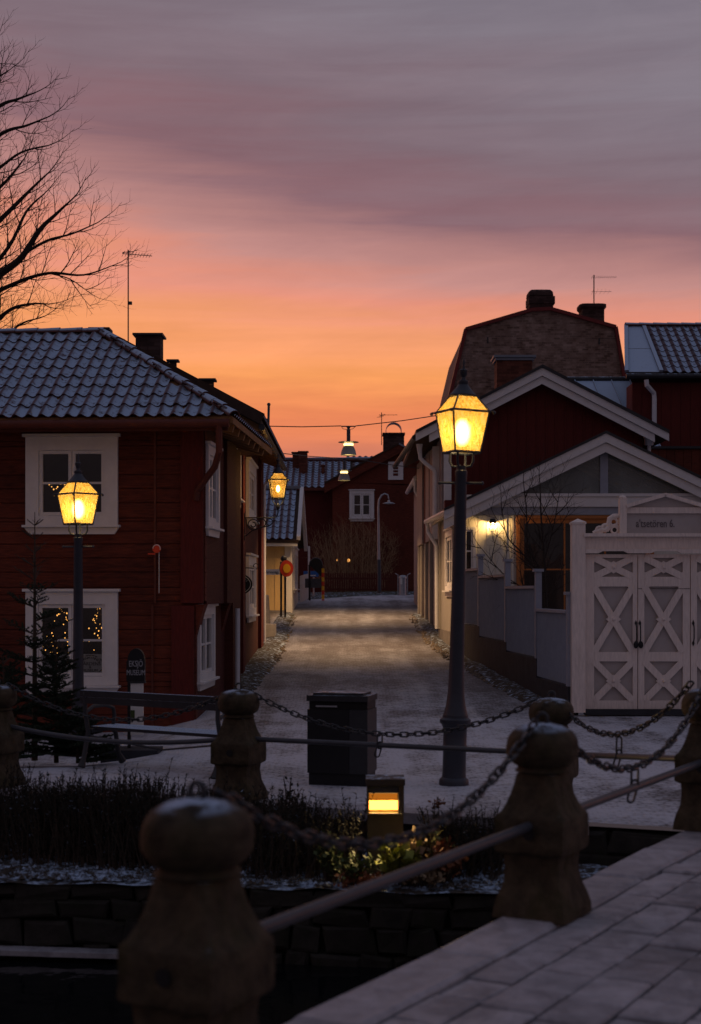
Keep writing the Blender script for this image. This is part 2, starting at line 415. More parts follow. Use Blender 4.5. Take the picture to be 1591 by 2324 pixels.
LGLASS = lamp_glass('amber_lamp_glass')
LGLASS2 = lamp_glass('clear_amber_lamp_glass', .10, .93, .8)
BULB = emis('lit_lamp_bulb', (1.0, .72, .34), 14.0)
HALO = bpy.data.materials.new('soft_bulb_halo'); HALO.use_nodes = True
tm_ = NT(HALO.node_tree); lw_ = tm_.n('ShaderNodeLayerWeight', {'Blend': .5})
fc_ = tm_.math('POWER', tm_.math('SUBTRACT', 1.0, lw_.outputs['Facing']), 4.5)
tm_.n('ShaderNodeOutputMaterial', {'Surface': tm_.n('ShaderNodeAddShader', {0: tm_.n('ShaderNodeBsdfTransparent').outputs[0], 1: tm_.n('ShaderNodeEmission', {'Color': (1, .70, .30, 1), 'Strength': tm_.math('MULTIPLY', fc_, 15.0)}).outputs[0]}).outputs[0]})
FAIRY = emis('warm_fairy_light', (1.0, .42, .09), 2.6)
SIGNRED = mat('sign_red', (.62, .045, .02), .45, .05, 5)
SIGNYEL = mat('sign_yellow', (.80, .42, .02), .45, .05, 5)
SIGNBLUE = mat('sign_blue', (.03, .13, .40), .45, .05, 5)
SIGNWHITE = mat('sign_white', (.72, .70, .66), .5, .05, 5)
BLACK = mat('black_paint', (.014, .014, .016), .5, .2, 8)
LETTERDARK = mat('dark_lettering_paint', (.055, .045, .05), .7, .1, 5)
LETTERGREY = mat('faded_grey_lettering_paint', (.15, .13, .135), .7, .1, 5)
LETTERWHITE = mat('white_lettering_paint', (.42, .42, .45), .6, .05, 5)
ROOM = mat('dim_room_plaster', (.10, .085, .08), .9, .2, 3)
CONCRETE = mat('pale_concrete', (.34, .31, .28), .85, .2, 6, .3)
GRAVELM = mat('loose_verge_stones', (.17, .135, .10), .9, .5, 6, .4, frost=.25, frost_lo=.6)
DRYGRASS = mat('dry_verge_grass', (.10, .085, .035), .9, .5, 8)
SEATWOOD = mat('frosted_bench_slat', (.028, .028, .032), .7, .3, 8, .1, frost=1.2, frost_lo=.6)
PLAZA = ground_mat('frosted_square_setts', (.10, .09, .09), (.22, .20, .20), .85)
WATER = bpy.data.materials.new('dark_canal_water'); WATER.use_nodes = True
tw = NT(WATER.node_tree)
wn = tw.n('ShaderNodeTexNoise', {'Vector': tw.n('ShaderNodeNewGeometry').outputs['Position'], 'Scale': 3.0, 'Detail': 3.0})
tw.n('ShaderNodeOutputMaterial', {'Surface': tw.n('ShaderNodeBsdfPrincipled', {'Base Color': (.006, .007, .008, 1), 'Roughness': .08,
     'Normal': tw.n('ShaderNodeBump', {'Height': wn.outputs[0], 'Strength': .3, 'Distance': .05}).outputs[0]}).outputs[0]})

# ------------------------------------------------------------------ ground, street, canal
def lerp_tab(tab, x):
    if x <= tab[0][0]: return tab[0][1]
    for (a, b), (c, d) in zip(tab, tab[1:]):
        if x <= c: return b + (d - b) * (x - a) / (c - a)
    return tab[-1][1]
PROF = [(0, 0), (19, 0), (22, .06), (26, .26), (34, .62), (40, .90), (47, 1.21), (54, 1.58), (58, 1.72), (62, 1.79), (66, 1.82), (400, 1.84)]
def sstep(a, b, x):
    t_ = max(0, min(1, (x - a) / (b - a))); return t_ * t_ * (3 - 2 * t_)
def edge_y(x): return 13.08 - .393 * max(-14, min(6, x))
def gz(x, y):
    z = lerp_tab(PROF, y)
    z -= .26 * sstep(-1.9, -3.4, x) * sstep(15.5, 19, y) * (1 - sstep(22.5, 26, y))
    z += .27 * sstep(3.0, 3.6, x) * (1 - sstep(edge_y(x) + .6, edge_y(x) + 4, y))
    return z
mb = MB()
xs = [-160, -90, -50, -30, -20, -14, -11, -9] + [-8 + .4 * i for i in range(41)] + [9, 11, 14, 20, 30, 50, 90, 160]
vs_ = [0, .25, .5, 1, 1.5, 2] + [2.5 + .6 * i for i in range(80)] + [55, 62, 75, 95, 130, 200, 330]
for j, v_ in enumerate(vs_):
    for x in xs:
        yy = edge_y(x) + v_; mb.v.append(V((x, yy, gz(x, yy))))
nx = len(xs)
mb.f = [(j * nx + i, j * nx + i + 1, (j + 1) * nx + i + 1, (j + 1) * nx + i) for j in range(len(vs_) - 1) for i in range(nx - 1)]
tag(mb.build('ground', PLAZA, smooth=True, recalc=False, loc=(0, 0, 0)), kind='structure')

WATER_Z = -1.02
mb = MB(); mb.poly([(-60, -60, WATER_Z), (60, -60, WATER_Z), (60, 14, WATER_Z), (-60, 22, WATER_Z)])
tag(mb.build('water', WATER, recalc=False, loc=(0, 0, WATER_Z)), kind='structure')

def bed_y(x): return 11.55 - .12 * max(-14, min(4, x))
BEDZ = -.40
mb = MB(); rnd = random.Random(3)
cols_ = [-14 + .25 * i for i in range(69)]
for k in range(9):
    for x in cols_:
        y0, y1 = bed_y(x) - .05, edge_y(x) + .05
        y = y0 + (y1 - y0) * k / 8
        z = BEDZ + (.018 * rnd.uniform(-1, 1)) + (.05 if k > 3 else 0) - (.015 if k == 0 else 0)
        mb.v.append(V((x, y + rnd.uniform(-.02, .02), z)))
n_ = len(cols_)
mb.f = [(k * n_ + i, k * n_ + i + 1, (k + 1) * n_ + i + 1, (k + 1) * n_ + i) for k in range(8) for i in range(n_ - 1)]
tag(mb.build('planting_bed_ground', BED, smooth=True, recalc=False, loc=(0, 12, BEDZ)), kind='structure')

def stone_block(a, b, z0, z1, depth, rnd, jit=.03):
    """one rough wall stone between two plan points, faces the canal"""
    a, b = V(a), V(b); t = (b - a).normalized(); out = V((t.y, -t.x, 0))
    m = MB(); pr = rnd.uniform(0, jit); vs = []
    g = .004
    for (s_, zz) in ((0, 0), (1, 0), (1, 1), (0, 1)):
        p = a.lerp(b, s_) + t * (g if s_ == 0 else -g) + t * rnd.uniform(-.035, .035); z = ((z0 + g) if zz == 0 else (z1 - g)) + rnd.uniform(-.025, .025)
        vs.append(V((p.x, p.y, z)) - out * depth)
        vs.append(V((p.x, p.y, z)) + out * (pr - .025))
        c = V((p.x, p.y, z)) + t * (.03 if s_ == 0 else -.03) + V((0, 0, .025 if zz == 0 else -.025))
        vs.append(c + out * (pr * .6 + rnd.uniform(-.01, .02)))
    f = []
    for i in range(4):
        j = (i + 1) % 4
        f += [(i * 3, j * 3, j * 3 + 1, i * 3 + 1), (i * 3 + 1, j * 3 + 1, j * 3 + 2, i * 3 + 2)]
    f += [(2, 5, 8, 11)]
    m.add(vs, f); return m
def stone_wall(name, label, pts_fn, x0, x1, zb, zt, wlo, whi, hlo, hhi, seed, topz=None):
    rw = random.Random(seed)
    root = thing(name, label, 'wall', (x0, pts_fn(x0), zb))
    m = MB()
    n = 24
    for i in range(n):
        a = x0 + (x1 - x0) * i / n; b = x0 + (x1 - x0) * (i + 1) / n
        m.prism([(a, pts_fn(a) + .10, zb - .6), (b, pts_fn(b) + .10, zb - .6), (b, pts_fn(b) + .10, zt - .02), (a, pts_fn(a) + .10, zt - .02)], (0, .3, 0))
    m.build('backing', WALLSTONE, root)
    z = zb
    while z < zt - .04:
        h_ = min(rw.uniform(hlo, hhi), zt - z)
        if zt - z - h_ < .08: h_ = zt - z
        x = x0 - rw.uniform(0, .2)
        while x < x1:
            wd = rw.uniform(wlo, whi)
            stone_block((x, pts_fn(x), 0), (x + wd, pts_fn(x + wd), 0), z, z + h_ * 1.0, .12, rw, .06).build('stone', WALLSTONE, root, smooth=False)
            x += wd
        z += h_
    return root
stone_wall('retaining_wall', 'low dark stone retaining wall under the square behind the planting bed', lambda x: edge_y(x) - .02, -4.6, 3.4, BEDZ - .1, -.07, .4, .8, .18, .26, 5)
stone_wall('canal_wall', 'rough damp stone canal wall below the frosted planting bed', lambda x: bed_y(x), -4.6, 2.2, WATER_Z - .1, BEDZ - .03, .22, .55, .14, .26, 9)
mb = MB()
for i in range(40):
    a = -14 + .4 * i
    mb.prism([(a, edge_y(a) - .12, -.09), (a + .39, edge_y(a + .39) - .12, -.09), (a + .39, edge_y(a + .39) + .2, -.09), (a, edge_y(a) + .2, -.09)], (0, 0, .096))
    if a > 2.9: break
tag(mb.build('pavement_edge_stones', SLABSTONE), kind='structure')
mb = MB()
mb.prism([(-8, bed_y(-8) - .20, -.975), (-1.25, bed_y(-1.25) - .18, -.975), (-1.2, bed_y(-1.2) - .02, -.975), (-8, bed_y(-8) - .02, -.975)], (0, 0, .04))
tag(mb.build('frosted_stone_ledge', SLABSTONE), 'frosted stone ledge at the waterline left of the front post', 'ledge')

VERGE = mat('dark_verge_soil', (.050, .040, .028), .95, .6, 8, .9, frost=.28, frost_lo=.4)
BANKG = mat('dark_winter_grass_bank', (.040, .036, .018), .95, .6, 9, .9, frost=.30, frost_lo=.4)
def strip(name, a, b, n, m_, lift, bump, seed, nv=6):
    rs = random.Random(seed); m = MB()
    def along(pts, t):
        t *= len(pts) - 1; k = min(int(t), len(pts) - 2); return V(pts[k] + (0,)).lerp(V(pts[k + 1] + (0,)), t - k)
    for i in range(n + 1):
        p, q = along(a, i / n), along(b, i / n)
        for j in range(nv + 1):
            f = j / nv; c = p.lerp(q, f); e = math.sin(math.pi * f)
            if 0 < j: c.x += rs.uniform(-.05, .05) * (1.6 if j == nv else 1)
            m.v.append(V((c.x, c.y, gz(c.x, c.y) + lift + bump * e + rs.uniform(0, .02) * (e > .1) - (.02 if j in (0, nv) else 0))))
    k = nv + 1
    m.f = [(i * k + j, i * k + j + 1, (i + 1) * k + j + 1, (i + 1) * k + j) for i in range(n) for j in range(nv)]
    tag(m.build(name, m_, smooth=True, recalc=False), kind='structure')
strip('verge_ground', [(-2.25, 25.0), (-2.2, 30), (-2.2, 36), (-2.3, 46.8)], [(-1.62, 25.0), (-1.55, 30), (-1.55, 36), (-1.80, 46.8)], 60, VERGE, .012, .04, 1)
strip('roadside_ground', [(3.42, 22.1), (2.95, 27), (2.55, 31), (2.42, 36), (2.35, 46)], [(2.95, 22.1), (2.45, 27), (2.15, 31), (1.95, 36), (1.95, 46)], 60, VERGE, .012, .04, 2)
strip('grass_bank', [(-2.6, 53.2), (-1.2, 55.2), (.3, 58.2), (1.6, 60.2), (3.4, 61.2)], [(-2.6, 63.2), (-1.2, 63.2), (.3, 63.2), (1.6, 63.2), (3.4, 63.2)], 40, BANKG, .012, .10, 4, 8)
# ------------------------------------------------------------------ bridge deck
DK = .29
UD = V((.566, 1, 0)).normalized(); UN = V((UD.y, -UD.x, 0))       # along the bridge edge, and to the right
E0 = V((-3.40, 0, 0))
def DP(s_, n_, z=DK): p = E0 + UD * s_ + UN * n_; return V((p.x, p.y, z))
mb = MB()
mb.prism([DP(-4, 0, DK - .45), DP(-4, 9, DK - .45), DP(13.2, 9, DK - .45), DP(13.2, 0, DK - .45)], (0, 0, .405))
deck = mb.build('bridge_deck', JOINT); tag(deck, kind='structure')
rnd = random.Random(11)
def slab(s0, s1, n0, n1, top, g=.0045, bev=.010, lab='paving_stone'):
    m = MB(); h_ = rnd.uniform(-.007, .007); tl = rnd.uniform(-.006, .006); g += rnd.uniform(-.001, .003); kj = [rnd.uniform(-.009, .009) for _ in range(8)]
    q4 = [(s0 + g + kj[0], n0 + g + abs(kj[1]) * .6), (s1 - g + kj[2], n0 + g + abs(kj[3]) * .6), (s1 - g + kj[4], n1 - g - abs(kj[5]) * .6), (s0 + g + kj[6], n1 - g - abs(kj[7]) * .6)]
    a = [DP(*q) for q in q4]
    b = [DP(q[0] + bev * e, q[1] + bev * f_) for q, e, f_ in zip(q4, (1, -1, -1, 1), (1, 1, -1, -1))]
    vs = [V((p.x, p.y, top - .06)) for p in a] + [V((p.x, p.y, top - bev * .8 + h_)) for p in a] + [V((p.x, p.y, top + h_ + tl * (1 if i in (0, 3) else -1))) for i, p in enumerate(b)]
    f = [(8, 9, 10, 11)]
    for i in range(4):
        j = (i + 1) % 4; f += [(i, j, j + 4, i + 4), (i + 4, j + 4, j + 8, i + 8)]
    m.add(vs, f); return m.build(lab, SLABSTONE, deck)
s_ = 3.6
while s_ < 12.6:
    ln = rnd.uniform(.85, 1.25); slab(s_, s_ + ln, -.02, .30, DK + .012, .006, .02, 'kerb_stone'); s_ += ln
nn = .30; row = 0
while nn < 4.6:
    wd = rnd.uniform(.215, .275); s_ = 3.4 + rnd.uniform(0, .5)
    while s_ < 12.8:
        ln = rnd.uniform(.22, .40)
        c = DP(s_ + ln / 2, nn + wd / 2)
        pxx = CX + c.x / max(c.y, .5) * F
        if 250 < pxx < 2700 and c.y > 4.2: slab(s_, s_ + ln, nn, nn + wd, DK)
        s_ += ln
    nn += wd
mb = MB()
for (a, b, c_, d_) in ((-4, 3.4, -.02, 4.6), (3.4, 13.2, 4.6, 9)):
    mb.prism([DP(a, c_, DK - .06), DP(b, c_, DK - .06), DP(b, d_, DK - .06), DP(a, d_, DK - .06)], (0, 0, .06))
tag(mb.build('paving_beyond_view', SLABSTONE, deck), kind='stuff')

# ------------------------------------------------------------------ stone posts, rails, chains
def rough(m, amp):
    for i, p in enumerate(m.v):
        d = V((p.x, p.y, 0)); 
        if d.length > .01: m.v[i] = p + d.normalized() * (amp * noise.noise(p * 9) * 2 + amp * noise.noise(p * 31) * 1.2 - max(0, noise.noise(p * 17 + V((3, 1, 7))) - .42) * amp * 9)
    return m
def make_post():
    r = thing('stone_post', 'round topped sandstone post', 'post', (0, 0, 0), 'stone posts of the bridge railing')
    prof = [(0, .200, 26), (.05, .195, 26), (.10, .180, 26), (.17, .156, 26), (.26, .146, 26), (.315, .152, 26), (.33, .180, 40), (.345, .186, 40),
            (.40, .186, 40), (.45, .186, 40), (.50, .186, 40), (.515, .180, 30), (.53, .162, 26), (.57, .143, 26), (.62, .126, 22), (.66, .116, 18), (.70, .108, 16), (.722, .106, 9)]
    rough(MB().loft(prof, 64), .0035).build('pedestal', STONE, r, smooth=True)
    b = [(.722, .118, 2.2), (.732, .140, 2.2)]
    for i in range(17):
        t_ = -.80 + 1.795 * i / 16
        b.append((.852 + .122 * t_, .182 * max(.02, 1 - abs(t_) ** 2.5) ** (1 / 2.3), 2.1))
    m = MB(); m.tube([(0, -.1885, .43), (0, -.14, .43)], .030, 12); m.build('pipe_socket', BLACK, r)
    rough(MB().loft(b, 40), .0035).build('ball_top', STONE, r, smooth=True)
    m = MB(); m.torus((0, 0, .995), .030, .009, (1, 0, 0), (0, 0, 1), 12, 5)
    m.build('ring', IRON, r, smooth=True)
    return r
rbr = -math.atan2(.566, 1)
post_front = make_post()
post_front.location = DP(0, .10, 0); 
def on_edge(y): return (y / UD.y)
def post_at(y): 
    p = DP(on_edge(y) + .02, .12); return V((p.x, p.y, DK + .01))
p1, p2, p4 = post_at(4.8) + V((.07, 0, 0)), post_at(7.5) + V((.02, 0, 0)), post_at(10.2)
post_front.location = p1; post_front.rotation_euler = (0, 0, rbr); post_front['label'] = 'nearest mossy ball topped post in the lower left, cut by the frame bottom'
c2 = place_copy(post_front, p2, rbr, 'second ball topped stone post standing on the frosted bridge kerb')
c4 = place_copy(post_front, p4, rbr, 'stone post at the bridge end cut by the right frame edge')
rrow = math.atan2(-.393, 1)
def row_post(x): return V((x, edge_y(x) + .1, 0.0))
pL, pA, pB = row_post(-3.52), row_post(-1.04), row_post(1.72)
cL = place_copy(post_front, pL, rrow, 'stone post cut by the left frame edge beside the spruce')
cA = place_copy(post_front, pA, rrow, 'stone post between the bench and the black litter bin')
cB = place_copy(post_front, pB, rrow, 'stone post behind the second bridge post, in front of the white gate')
p0 = post_at(2.1)
for o, s_ in ((cL, 1.04), (cA, 1.06), (cB, 1.06)): o.scale = (s_,) * 3

link_m = MB().torus((0, 0, 0), .021, .0075, (1, 0, 0), (0, 1, 0), 12, 5, stretch=.024).mesh('link', IRON, smooth=True)
biglink_m = MB().torus((0, 0, 0), .024, .0075, (1, 0, 0), (0, 1, 0), 12, 5, stretch=.045).mesh('long_link', IRON, smooth=True)
def chain(p, q, sag, label, hang=None, gname='chains hung between the stone posts'):
    p, q = V(p), V(q)
    root = thing('chain', label, 'chain', p, gname)
    N_ = 400
    pts = [p.lerp(q, t / N_) - V((0, 0, sag * 4 * (t / N_) * (1 - t / N_))) for t in range(N_ + 1)]
    acc = 0; nxt = .03; k = 0; pitch = .068
    for i in range(N_):
        sg = (pts[i + 1] - pts[i]); acc += sg.length
        if acc >= nxt:
            x = sg.normalized(); y = x.cross(V((0, 0, 1))).normalized(); z = x.cross(y)
            if k % 2: y, z = z, -y
            rr = R(18) * (1 if k % 4 < 2 else -1)
            y2 = y * math.cos(rr) + z * math.sin(rr); z2 = x.cross(y2)
            inst('link', link_m, root, frame(pts[i + 1], x, y2, z2)); k += 1; nxt += pitch
    return pts
def rail(p, q, label, sag=0.0, r=.024):
    p, q = V(p), V(q)
    pts = [p.lerp(q, t / 12) - V((0, 0, sag * 4 * (t / 12) * (1 - t / 12))) for t in range(13)]
    o = MB().tube(pts, r, 10).build('railing_pipe', GREYIRON, smooth=True, loc=p)
    tag(o, label, 'railing', 'iron pipes of the bridge railing'); return pts
def hanger(top, bot, label, n=3):
    top, bot = V(top), V(bot); root = thing('chain_hanger', label, 'chain', bot, 'short chains holding the long chains to the pipes')
    L = (top - bot).length; x = (top - bot).normalized()
    y = V((1, 0, 0)).cross(x).normalized().cross(x)
    y = (V((1, .3, 0)) - x * x.dot(V((1, .3, 0)))).normalized()
    cnt = max(1, round(L / .10)); 
    for i in range(cnt):
        yy = y if i % 2 == 0 else x.cross(y)
        inst('link', biglink_m, root, frame(bot.lerp(top, (i + .5) / cnt), x, yy, x.cross(yy)))
    x2 = (x + V((.25, 0, 0))).normalized(); y2 = (y - x2 * x2.dot(y)).normalized()
    inst('link', biglink_m, root, frame(bot - x2 * .045, x2, y2, x2.cross(y2)))
TOP = V((0, 0, .985))
ca = chain(pA + V((.10, 0, 1.01)), pB + V((-.13, 0, 1.0)), .34, 'long chain sagging across the litter bin and the tall lamp post')
chain(pL + V((.1, 0, 1.02)), pA + V((-.12, 0, .99)), .30, 'chain sagging in front of the spruce and the bench')
chain(p1 + V((.06, .1, .98)), p2 + V((-.05, -.08, .98)), .36, 'blurred near chain between the front post and the second bridge post')
cd = chain(p2 + V((.06, .1, .96)), p4 + V((-.05, -.08, .98)), .38, 'lower chain right of the second bridge post, in front of the square')
ce = chain(pB + V((.12, -.05, .92)), p4 + V((-.1, .12, .99)), .27, 'upper chain hanging in front of the white gate')
ra = rail(pA + V((.1, 0, .57)), pB + V((-.1, 0, .56)), 'straight iron pipe passing in front of the litter bin')
rail(pL + V((.1, 0, .60)), pA + V((-.1, 0, .57)), 'bent iron pipe passing in front of the bench legs', .09)
rail(p1 + UD * .12 + V((0, 0, .47)), p2 - UD * .12 + V((0, 0, .47)), 'blurred iron pipe rising from the front post to the second post')
rd = rail(p2 + UD * .12 + V((0, 0, .47)), p4 - UD * .12 + V((0, 0, .47)), 'iron pipe from the second bridge post to the right frame edge')
re_ = rail(pB + V((.1, -.1, .56)), p4 + V((-.08, .15, .46)), 'thin iron pipe below the white gate, behind the second post')
hanger(ca[190] - V((0, 0, .03)), V((ca[190].x, ca[190].y, .57)), 'short chain tied to the pipe just right of the litter bin')
hanger(ce[190] - V((0, 0, .03)), V((ce[190].x, ce[190].y, re_[6].z + .02)), 'short chain tied to the pipe below the white gate')
hanger(cd[190] - V((0, 0, .03)), V((cd[190].x, cd[190].y, rd[6].z + .02)), 'short chain with a long loop on the pipe right of the second post')

# ------------------------------------------------------------------ lanterns and lamp posts
def point(name, loc, watts, col=(1, .66, .28), rad=.05, parent=None):
    l = bpy.data.lights.new(name, 'POINT'); l.energy = watts; l.color = col; l.shadow_soft_size = rad
    o = bpy.data.objects.new(name, l); COL.objects.link(o); o.location = loc
    if parent is not None: o.parent = parent
    return o
def lantern(root, z0, a0, a1, hgt, rhgt, phi, glass, watts, blur=1.0, bulb_r=.05):
    """four-sided tapering lantern: half side a0 at the bottom z0, a1 at the rim"""
    z1 = z0 + hgt; z2 = z1 + rhgt; a2 = a1 * .50
    def cn(a, k, z): 
        an = phi + math.pi / 4 + k * math.pi / 2; r = a * math.sqrt(2)
        return V((r * math.cos(an), r * math.sin(an), z))
    for k in range(4):
        MB().poly([cn(a0, k, z0), cn(a0, k + 1, z0), cn(a1, k + 1, z1), cn(a1, k, z1)]).build('glass_pane', glass, root, recalc=False)
        MB().poly([cn(a1, k, z1), cn(a1, k + 1, z1), cn(a2, k + 1, z2), cn(a2, k, z2)]).build('roof_pane', glass, root, recalc=False)
    m = MB()
    for k in range(4):
        m.tube([cn(a0, k, z0 - .01), cn(a1, k, z1)], .011, 6); m.tube([cn(a1, k, z1), cn(a2, k, z2)], .010, 6)
        m.tube([cn(a1 * 1.04, k, z1), cn(a1 * 1.04, k + 1, z1)], .013, 6); m.tube([cn(a0, k, z0), cn(a0, k + 1, z0)], .014, 6)
        m.tube([cn(a2, k, z2), cn(a2, k + 1, z2)], .012, 6)
        m.ball(cn(a1 * 1.17, k, z1 - .012), .018, 6, 4); m.tube([cn(a1, k, z1), cn(a1 * 1.17, k, z1)], .010, 5)
    m.build('lantern_frame', LAMPIRON, root)
    cap = [(a2 * 1.35, z2 - .005), (a2 * 1.38, z2 + .012), (a2 * 1.05, z2 + .045), (a2 * .72, z2 + .085), (a2 * .5, z2 + .12), (a2 * .58, z2 + .135), (a2 * .55, z2 + .155),
           (a2 * .28, z2 + .165), (a2 * .22, z2 + .19), (a2 * .36, z2 + .215), (a2 * .44, z2 + .245), (a2 * .46, z2 + .262), (a2 * .2, z2 + .275), (a2 * .13, z2 + .31), (a2 * .18, z2 + .335), (a2 * .06, z2 + .37), (.002, z2 + .40)]
    MB().lathe(cap, 16).build('lantern_cap', LAMPIRON, root, smooth=True)
    m = MB(); m.ball((0, 0, z0 + hgt * .52), bulb_r, 10, 7, (.8, .8, 1.5)); m.build('bulb', BULB, root, smooth=True)
    if blur > 0:
        m = MB(); m.ball((0, 0, z0 + hgt * .50), a0 * .80, 24, 14, (1, 1, 1.4)); m.build('bulb_halo', HALO, root, smooth=True)  # added glow ball imitating the bulb's halo, not a lamp part
    point('lantern_light', (0, 0, z0 + hgt * .55), watts, rad=.05, parent=root)
def make_lamp(label, phi):
    r = thing('street_lamp', label, 'street lamp', (0, 0, 0), 'old lantern lamp posts on the square')
    MB().lathe([(.150, -.3), (.150, .03), (.145, .055), (.122, .075), (.118, .12), (.116, .34), (.128, .36), (.128, .385), (.118, .40), (.118, .56), (.135, .60), (.156, .625), (.156, .655), (.130, .675), (.128, .70)], 20).build('pedestal', LAMPIRON, r, smooth=True)
    MB().lathe([(.128, .69), (.118, .72), (.098, .80), (.084, .92), (.078, 1.05), (.074, 1.25), (.058, 3.10), (.062, 3.11), (.062, 3.15), (.050, 3.16), (.050, 3.20)], 18).build('pole', LAMPIRON, r, smooth=True)
    m = MB(); m.tube([(-.21, .04, 3.03), (.21, -.04, 3.03)], .014, 6); m.ball((-.21, .04, 3.03), .02, 6, 4); m.ball((.21, -.04, 3.03), .02, 6, 4); m.build('ladder_bar', LAMPIRON, r)
    m = MB()
    for k in range(4):
        an = phi + math.pi / 4 + k * math.pi / 2; cx_, sy_ = math.cos(an), math.sin(an)
        m.tube([(.03 * cx_, .03 * sy_, 3.19), (.10 * cx_, .10 * sy_, 3.20), (.125 * cx_, .125 * sy_, 3.25), (.12 * cx_, .12 * sy_, 3.33), (.19 * cx_, .19 * sy_, 3.335)], .013, 6)
    m.build('yoke', LAMPIRON, r, smooth=True)
    lantern(r, 3.335, .138, .200, .405, .16, phi, LGLASS, 21.0)
    return r
lamp1 = make_lamp('tall lit lantern lamp post right of the litter bin', R(22)); lamp1.location = (X(1030, 14.67), 14.67, 0.0); lamp1.rotation_euler = (0, R(1.35), 0)
lamp2 = make_lamp('lit lantern lamp post in front of the red log house window', R(44)); lamp2.location = (X(177.5, 19.5), 19.5, -.45); lamp2.scale = (.985,) * 3

# ------------------------------------------------------------------ window builder
def window(root, o, u, n, wd, ht, fw=.06, cas=.14, cols=2, rows=2, casing=WHITE, sash=WHITE, glass=GLASS, sill=True, crown=True, depth=.10, rec=.05, sashes=True, lab=None):
    """o: lower left of the casing in world; u: along the wall; n: outward"""
    u = V(u).normalized(); n = V(n).normalized(); z = V((0, 0, 1)); o = V(o)
    def q(a, b, c=0): return o + u * a + z * b + n * c
    def rect(m, a0, a1, b0, b1, c0, c1):
        m.obox(q((a0 + a1) / 2, (b0 + b1) / 2, (c0 + c1) / 2), u * (a1 - a0) / 2, z * (b1 - b0) / 2, n * (c1 - c0) / 2)
    m = MB(); t = .045
    rect(m, 0, cas, 0, ht, -.02, t); rect(m, wd - cas, wd, 0, ht, -.02, t); rect(m, cas, wd - cas, ht - cas, ht, -.02, t); rect(m, cas, wd - cas, 0, cas * .7, -.02, t)
    w_ = m.build('window', casing, root)
    if lab: w_['label'] = lab
    iw0, iw1, ih0, ih1 = cas, wd - cas, cas * .7, ht - cas
    n_s = 2 if (cols == 2 and sashes) else 1
    sw = (iw1 - iw0) / n_s
    for k in range(n_s):
        a0 = iw0 + k * sw; a1 = a0 + sw; m = MB(); g = .004
        rect(m, a0 + g, a0 + fw, ih0, ih1, -rec, .012); rect(m, a1 - fw, a1 - g, ih0, ih1, -rec, .012)
        rect(m, a0 + fw, a1 - fw, ih1 - fw, ih1 - g, -rec, .012); rect(m, a0 + fw, a1 - fw, ih0 + g, ih0 + fw, -rec, .012)
        cc = cols // n_s
        for r_ in range(1, rows):
            zz = ih0 + fw + (ih1 - ih0 - 2 * fw) * r_ / rows; rect(m, a0 + fw, a1 - fw, zz - .016, zz + .016, -rec + .01, .004)
        for c_ in range(1, cc):
            aa = a0 + fw + (a1 - a0 - 2 * fw) * c_ / cc; rect(m, aa - .016, aa + .016, ih0 + fw, ih1 - fw, -rec + .012, .002)
        m.build('sash', sash, w_)
        for r_ in range(rows):
            for c_ in range(cc):
                b0 = ih0 + fw + (ih1 - ih0 - 2 * fw) * r_ / rows; b1 = ih0 + fw + (ih1 - ih0 - 2 * fw) * (r_ + 1) / rows
                e0 = a0 + fw + (a1 - a0 - 2 * fw) * c_ / cc; e1 = a0 + fw + (a1 - a0 - 2 * fw) * (c_ + 1) / cc
                m = MB(); m.poly([q(e0, b0, -rec + .02), q(e1, b0, -rec + .02), q(e1, b1, -rec + .02), q(e0, b1, -rec + .02)]); m.build('pane', glass, w_, recalc=False)
    if sill:
        m = MB(); rect(m, -.04, wd + .04, -.035, -.002, -.01, .11); m.build('sill', casing, w_)
        m = MB()
        m.prism([q(-.02, -.038, 0.0), q(wd + .02, -.038, 0.0), q(wd - .05, -.14, 0.0), q(.05, -.14, 0.0)], n * .04); m.build('apron', casing, w_)
    if crown:
        m = MB(); rect(m, -.04, wd + .04, ht + .003, ht + .045, -.01, .09); m.build('crown_board', casing, w_)
    return w_

def wall_cells(u0, u1, z0, z1, holes):
    us = sorted({u0, u1} | {max(u0, min(u1, h[0])) for h in holes} | {max(u0, min(u1, h[1])) for h in holes})
    zs = sorted({z0, z1} | {max(z0, min(z1, h[2])) for h in holes} | {max(z0, min(z1, h[3])) for h in holes})
    out = []
    for zb, zt in zip(zs, zs[1:]):
        run = None
        for a, b in zip(us, us[1:]):
            cm, zm = (a + b) / 2, (zb + zt) / 2
            if any(h[0] < cm < h[1] and h[2] < zm < h[3] for h in holes):
                if run: out.append((run[0], run[1], zb, zt)); run = None
            else: run = (run[0], b) if run else (a, b)
        if run: out.append((run[0], run[1], zb, zt))
    return out

# ------------------------------------------------------------------ roof tiles
def tile_mesh(wd, ln, mat_, amp=.026, thick=.016, n=8):
    """one pantile: local x across, y up the slope, z off the roof"""
    m = MB(); a = []
    prof = []
    for i in range(n + 1):
        t = i / n
        prof.append((t * wd * 1.06 - .03 * wd, amp * math.sin(2 * math.pi * (t + .02)) * (1.15 if t < .5 else .85), 1.0 if .42 <= t <= 1.0 else (.8 if (t > .30) else (.5 if t < .05 else .10))))
    for (yy, lift) in ((0, .030), (ln * 1.12, .004)):
        for x, z, sn in prof: m.v.append(V((x, yy, z + lift))); a.append(sn)
    for x, z, sn in prof: m.v.append(V((x, 0, z + .030 - thick))); a.append(0.0)
    k = n + 1
    m.f = [(i, i + 1, k + i + 1, k + i) for i in range(n)] + [(2 * k + i, 2 * k + i + 1, i + 1, i) for i in range(n)]
    m.a = a; return m.mesh('roof_tile', mat_, smooth=False, recalc=False)
